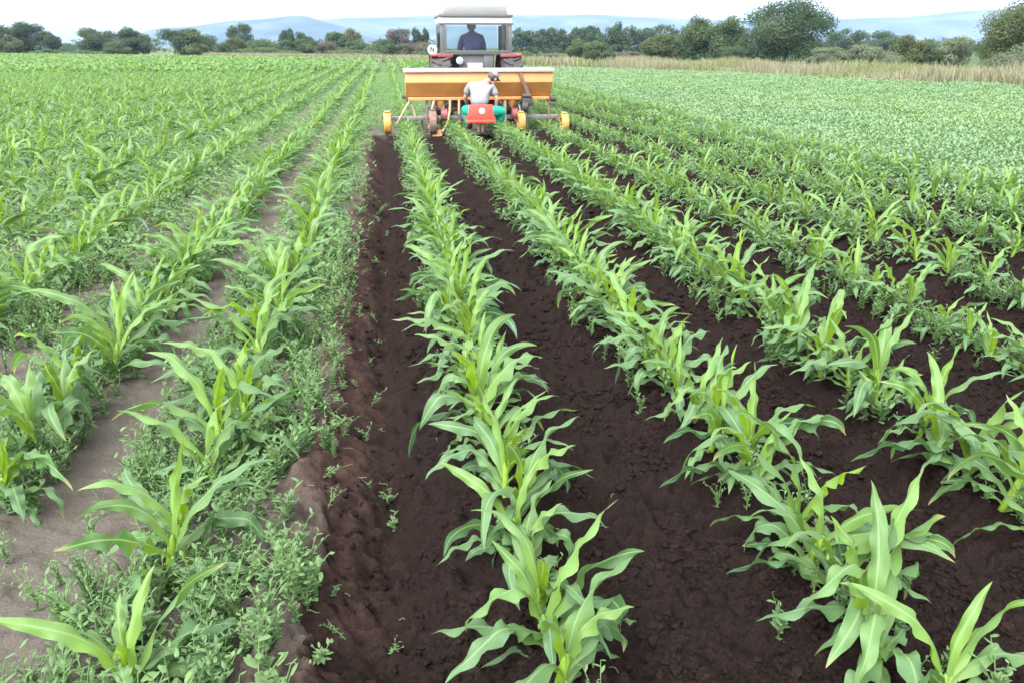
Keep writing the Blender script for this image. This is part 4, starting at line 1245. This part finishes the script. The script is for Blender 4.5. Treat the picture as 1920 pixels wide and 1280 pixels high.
def skin_mesh(chains, extra=None, voxel=.012, sub=2, smooth_it=4):
    """Skinned limbs ((points, radii) chains joined where they share a point) plus extra shapes, fused to one surface."""
    bm = bmesh.new()
    me = bpy.data.meshes.new("tmp")
    idx, V, E, RD = {}, [], [], []
    def vert(p, r):
        key = tuple(round(c, 3) for c in p)
        if key not in idx: idx[key] = len(V); V.append(p); RD.append(r)
        return idx[key]
    for pts, rad in chains:
        ids = [vert(tuple(p), r) for p, r in zip(pts, rad)]
        E += [(a, b) for a, b in zip(ids, ids[1:]) if a != b]
    me.from_pydata(V, E, [])
    o = bpy.data.objects.new("tmp", me); COL.objects.link(o)
    md = o.modifiers.new("s", 'SKIN'); md.use_smooth_shade = True; md.branch_smoothing = .6
    for i, r in enumerate(RD):
        sv = me.skin_vertices[0].data[i]
        sv.radius = r if hasattr(r, '__len__') else (r, r)
        sv.use_root = i == 0
    o.modifiers.new("d", 'SUBSURF').levels = sub
    bpy.context.view_layer.update()
    dg = bpy.context.evaluated_depsgraph_get()
    m2 = bpy.data.meshes.new_from_object(o.evaluated_get(dg))
    bpy.data.objects.remove(o); bpy.data.meshes.remove(me)
    bm.from_mesh(m2); bpy.data.meshes.remove(m2)
    for ex in (extra or []):
        bm.from_mesh(ex); bpy.data.meshes.remove(ex)
    m3 = bpy.data.meshes.new("tmp"); bm.to_mesh(m3); bm.free()
    o = bpy.data.objects.new("tmp", m3); COL.objects.link(o)
    md = o.modifiers.new("r", 'REMESH'); md.mode = 'VOXEL'; md.voxel_size = voxel; md.use_smooth_shade = True
    md = o.modifiers.new("c", 'SMOOTH'); md.iterations = smooth_it; md.factor = .5
    bpy.context.view_layer.update()
    dg = bpy.context.evaluated_depsgraph_get()
    m4 = bpy.data.meshes.new_from_object(o.evaluated_get(dg))
    bpy.data.objects.remove(o); bpy.data.meshes.remove(m3)
    for p in m4.polygons: p.use_smooth = True
    return m4

def blob(c, s, M3=None, seg=24):
    bm = bmesh.new(); bmesh.ops.create_uvsphere(bm, u_segments=seg, v_segments=seg // 2, radius=1)
    for v in bm.verts:
        p = Vector((v.co.x * s[0], v.co.y * s[1], v.co.z * s[2]))
        v.co = (M3 @ p if M3 else p) + Vector(c)
    me = bpy.data.meshes.new("tmp"); bm.to_mesh(me); bm.free(); return me

def head_shapes(c, M3):
    """Skull, jaw, nose, ears, brow; the head looks along local -Y... here +Y is the face, Z up."""
    q = lambda p: Vector(c) + M3 @ Vector(p)
    return [blob(q((0, -.012, .03)), (.076, .096, .088), M3), blob(q((0, .035, -.045)), (.056, .062, .066), M3), blob(q((0, .098, -.012)), (.014, .02, .026), M3),
            blob(q((.078, -.005, -.005)), (.010, .022, .033), M3), blob(q((-.078, -.005, -.005)), (.010, .022, .033), M3), blob(q((0, .082, .022)), (.055, .012, .010), M3),
            blob(q((0, .083, -.055)), (.024, .012, .008), M3)]

def hand_chains(w, d, up, size=1.0, curl=.5, thumb=1):
    """Palm and five bent fingers from wrist w, pointing along d; up = back of the hand."""
    d = Vector(d).normalized(); up = (Vector(up) - d * Vector(up).dot(d)).normalized(); s = d.cross(up) * thumb
    w = Vector(w); k = size; out = []
    palm = w + d * .05 * k
    out.append(([w, palm], [.024, .026]))
    for j, (o, L) in enumerate(((.027, .068), (.010, .078), (-.009, .073), (-.026, .056))):
        b0 = w + d * .085 * k + s * o * k
        p = [palm, b0]; dr = d.copy()
        for i in range(3):
            dr = (dr - up * curl * (.5 + .35 * i)).normalized(); p.append(p[-1] + dr * L * k * (.42, .32, .26)[i])
        out.append((p, [.026, .0125, .0105, .0095, .008]))
    t0 = w + d * .02 * k + s * .022 * k
    out.append(([palm, t0, t0 + (d * .6 + s * .8).normalized() * .035 * k, t0 + (d * .8 + s * .55 - up * .3).normalized() * .068 * k], [.026, .014, .012, .009]))
    return out

def person(label, base, J, mats, head_M, cap, voxel=.010):
    """J: joints in world space. Builds body, then clothing shells, cap, hair as its children."""
    e = empty("person", base, label, "person")
    inv = Matrix.Translation(-Vector(base))
    def child(name, me, mat):
        me.materials.append(mat); o = obj(name, me, e); o.matrix_parent_inverse = inv; return o
    P, ch, ne = Vector(J['pelvis']), Vector(J['chest']), Vector(J['neck'])
    hd = Vector(J['head'])
    mid = P.lerp(ch, .5) + Vector(J.get('arch', (0, 0, 0)))
    chains = [([P, mid, ch, ne, ne.lerp(hd, .6)], [(.12, .09), (.115, .085), (.12, .085), .062, .056])]
    sleeves, legs, hands = [], [], []
    for s in 'LR':
        sh, el, wr = (Vector(J[k + s]) for k in ('shoulder', 'elbow', 'wrist'))
        chains.append(([ch, sh, sh.lerp(el, .5), el, el.lerp(wr, .45), wr], [(.12, .085), .055, .050, .040, .040, .027]))
        hands += hand_chains(wr, Vector(J['hand' + s]) - wr, J['palm' + s], 1.0, J.get('curl', .5), 1 if s == 'L' else -1)
        hp, kn, an = (Vector(J[k + s]) for k in ('hip', 'knee', 'ankle'))
        toe = Vector(J['toe' + s])
        chains.append(([P, hp, hp.lerp(kn, .45), kn, kn.lerp(an, .4), an, toe], [(.12, .09), .090, .080, .060, .056, .038, .032]))
        legs.append(([P, hp, hp.lerp(kn, .45), kn, kn.lerp(an, .4), an.lerp(kn, .06)], [(.155, .125), .115, .104, .092, .090, .075]))
        sleeves.append((sh, el, wr))
    body = skin_mesh(chains + hands, head_shapes(hd, head_M), voxel=.0065, smooth_it=3)
    child("body", body, M['skin'])
    # upper garment
    c2 = [([P + Vector((0, 0, .03)), mid, ch] + ([ne.lerp(ch, .18)] if mats['sleeve'] == 'short' else [ne.lerp(ch, .1), ne.lerp(hd, .45)]), [(.19, .145), (.192, .145), (.20, .15), .092, .074])]
    for sh, el, wr in sleeves:
        if mats['sleeve'] == 'short': c2.append(([ch, sh, sh.lerp(el, .45), sh.lerp(el, .78)], [(.20, .15), .084, .080, .078]))
        else: c2.append(([ch, sh, sh.lerp(el, .5), el, el.lerp(wr, .5), wr.lerp(el, .1)], [(.178, .132), .080, .074, .064, .058, .048]))
    child(mats['topname'], skin_mesh(c2, voxel=.011, smooth_it=6), mats['top'])
    child("trousers", skin_mesh(legs, voxel=.011, smooth_it=5), mats['legs'])
    for s in 'LR':
        an, toe = Vector(J['ankle' + s]), Vector(J['toe' + s]); kn = Vector(J['knee' + s])
        child("boot", skin_mesh([([an.lerp(kn, .25), an, an.lerp(toe, .5), toe], [.062, .055, .050, .046])], voxel=.010), M['boot'])
    q = lambda p: hd + head_M @ Vector(p)
    # hair under the cap
    child("hair", skin_mesh([([q((0, -.07, .0)), q((0, -.075, .05))], [.045, .05])], [blob(q((0, -.026, .028)), (.082, .092, .086), head_M)], voxel=.008), mats['hair'])
    for x in (-.032, .032):
        child("eye", blob(q((x, .087, .006)), (.011, .006, .007), head_M, 12), M['eye'])
    if cap:
        bm = MB()
        o = MB()
        prof = [(.040, .0925), (.055, .095), (.085, .090), (.112, .072), (.130, .040), (.136, .0001)]
        o.lathe([(a, r) for a, r in prof], (0, -.012, 0), 'Z', 28, closed=False)
        pts = [(.088 * math.sin(t), .075 + .075 * math.cos(t) * (1 if abs(t) < 1.6 else .0)) for t in np.linspace(-1.5, 1.5, 13)]
        o.prism([(.086, .03)] + [(x * 1.0, y) for x, y in pts[::-1]] + [(-.086, .03)], .038, .046, 'Z')
        bm2 = o.bm
        for v in bm2.verts: v.co = q(v.co)
        bmesh.ops.recalc_face_normals(bm2, faces=bm2.faces)
        me = bpy.data.meshes.new("cap"); bm2.to_mesh(me); bm2.free()
        for p in me.polygons: p.use_smooth = True
        me.set_sharp_from_angle(angle=R(40))
        child("cap", me, mats['cap'])
    return e

def people():
    # the rider on the red seat: bent forward and to the right, looking down at the row
    hm = Matrix.Rotation(R(-48), 3, 'Z') @ Matrix.Rotation(R(-32), 3, 'X') @ Matrix.Rotation(R(10), 3, 'Y')
    J = dict(pelvis=(1.585, 14.24, .47), chest=(1.63, 14.42, .80), neck=(1.745, 14.51, .925), head=(1.875, 14.59, .970), arch=(-.015, -.05, .0),
             shoulderL=(1.455, 14.45, .875), elbowL=(1.375, 14.55, .66), wristL=(1.42, 14.72, .52), handL=(1.46, 14.80, .46), palmL=(0, .3, 1),
             shoulderR=(1.845, 14.46, .84), elbowR=(1.915, 14.40, .63), wristR=(1.90, 14.50, .43), handR=(1.92, 14.56, .36), palmR=(1, 0, .4),
             hipL=(1.48, 14.25, .43), kneeL=(1.375, 14.62, .455), ankleL=(1.46, 14.62, .15), toeL=(1.45, 14.76, .125),
             hipR=(1.70, 14.25, .43), kneeR=(2.02, 14.44, .435), ankleR=(1.96, 14.56, .15), toeR=(2.0, 14.69, .125), curl=.6)
    person("man in a grey t-shirt, green trousers and grey cap bending on the red seat", (1.6, 14.25, 0), J,
           dict(top=M['tee'], topname="tshirt", sleeve='short', legs=M['green'], hair=M['hair'], cap=M['cap']), hm, True)
    # the driver at the wheel, seen through the rear window
    cx = 1.815
    hm = Matrix.Rotation(R(4), 3, 'Z') @ Matrix.Rotation(R(-8), 3, 'X')
    J = dict(pelvis=(cx, 17.42, 1.28), chest=(cx, 17.46, 1.60), neck=(cx, 17.50, 1.79), head=(cx, 17.53, 1.865), arch=(0, -.03, 0),
             shoulderL=(cx - .20, 17.46, 1.70), elbowL=(cx - .255, 17.56, 1.43), wristL=(cx - .19, 17.84, 1.49), handL=(cx - .17, 17.98, 1.52), palmL=(-.4, -.2, 1),
             shoulderR=(cx + .20, 17.46, 1.70), elbowR=(cx + .255, 17.56, 1.43), wristR=(cx + .20, 17.84, 1.49), handR=(cx + .19, 17.98, 1.52), palmR=(.4, -.2, 1),
             hipL=(cx - .11, 17.45, 1.27), kneeL=(cx - .17, 17.86, 1.33), ankleL=(cx - .16, 18.02, 1.09), toeL=(cx - .16, 18.16, 1.06),
             hipR=(cx + .11, 17.45, 1.27), kneeR=(cx + .17, 17.86, 1.33), ankleR=(cx + .16, 18.02, 1.09), toeR=(cx + .16, 18.16, 1.06), curl=.7)
    person("driver in a navy jacket seen from behind through the tractor's rear window", (cx, 17.42, 0), J,
           dict(top=M['navy'], topname="jacket", sleeve='long', legs=M['jeans'], hair=M['hair'], cap=M['hair']), hm, True)
people()

# ---------------------------------------------------------------- haze
def haze():
    m, n, l, out = new_mat("haze_air")
    v = n.new("ShaderNodeVolumePrincipled")
    v.inputs['Color'].default_value = (.46, .645, 1.0, 1)
    v.inputs['Density'].default_value = HAZE
    v.inputs['Anisotropy'].default_value = .2
    l.new(v.outputs[0], out.inputs['Volume'])
    b = MB(); b.box((0, 2300, 130), (11000, 6000, 264), 0)
    o = b.build("haze", m, None, smooth=False)
    tag(o, "thin bluish haze lying over the fields and hills", "haze", kind='stuff')
HAZE = .00016
if HAZE: haze()
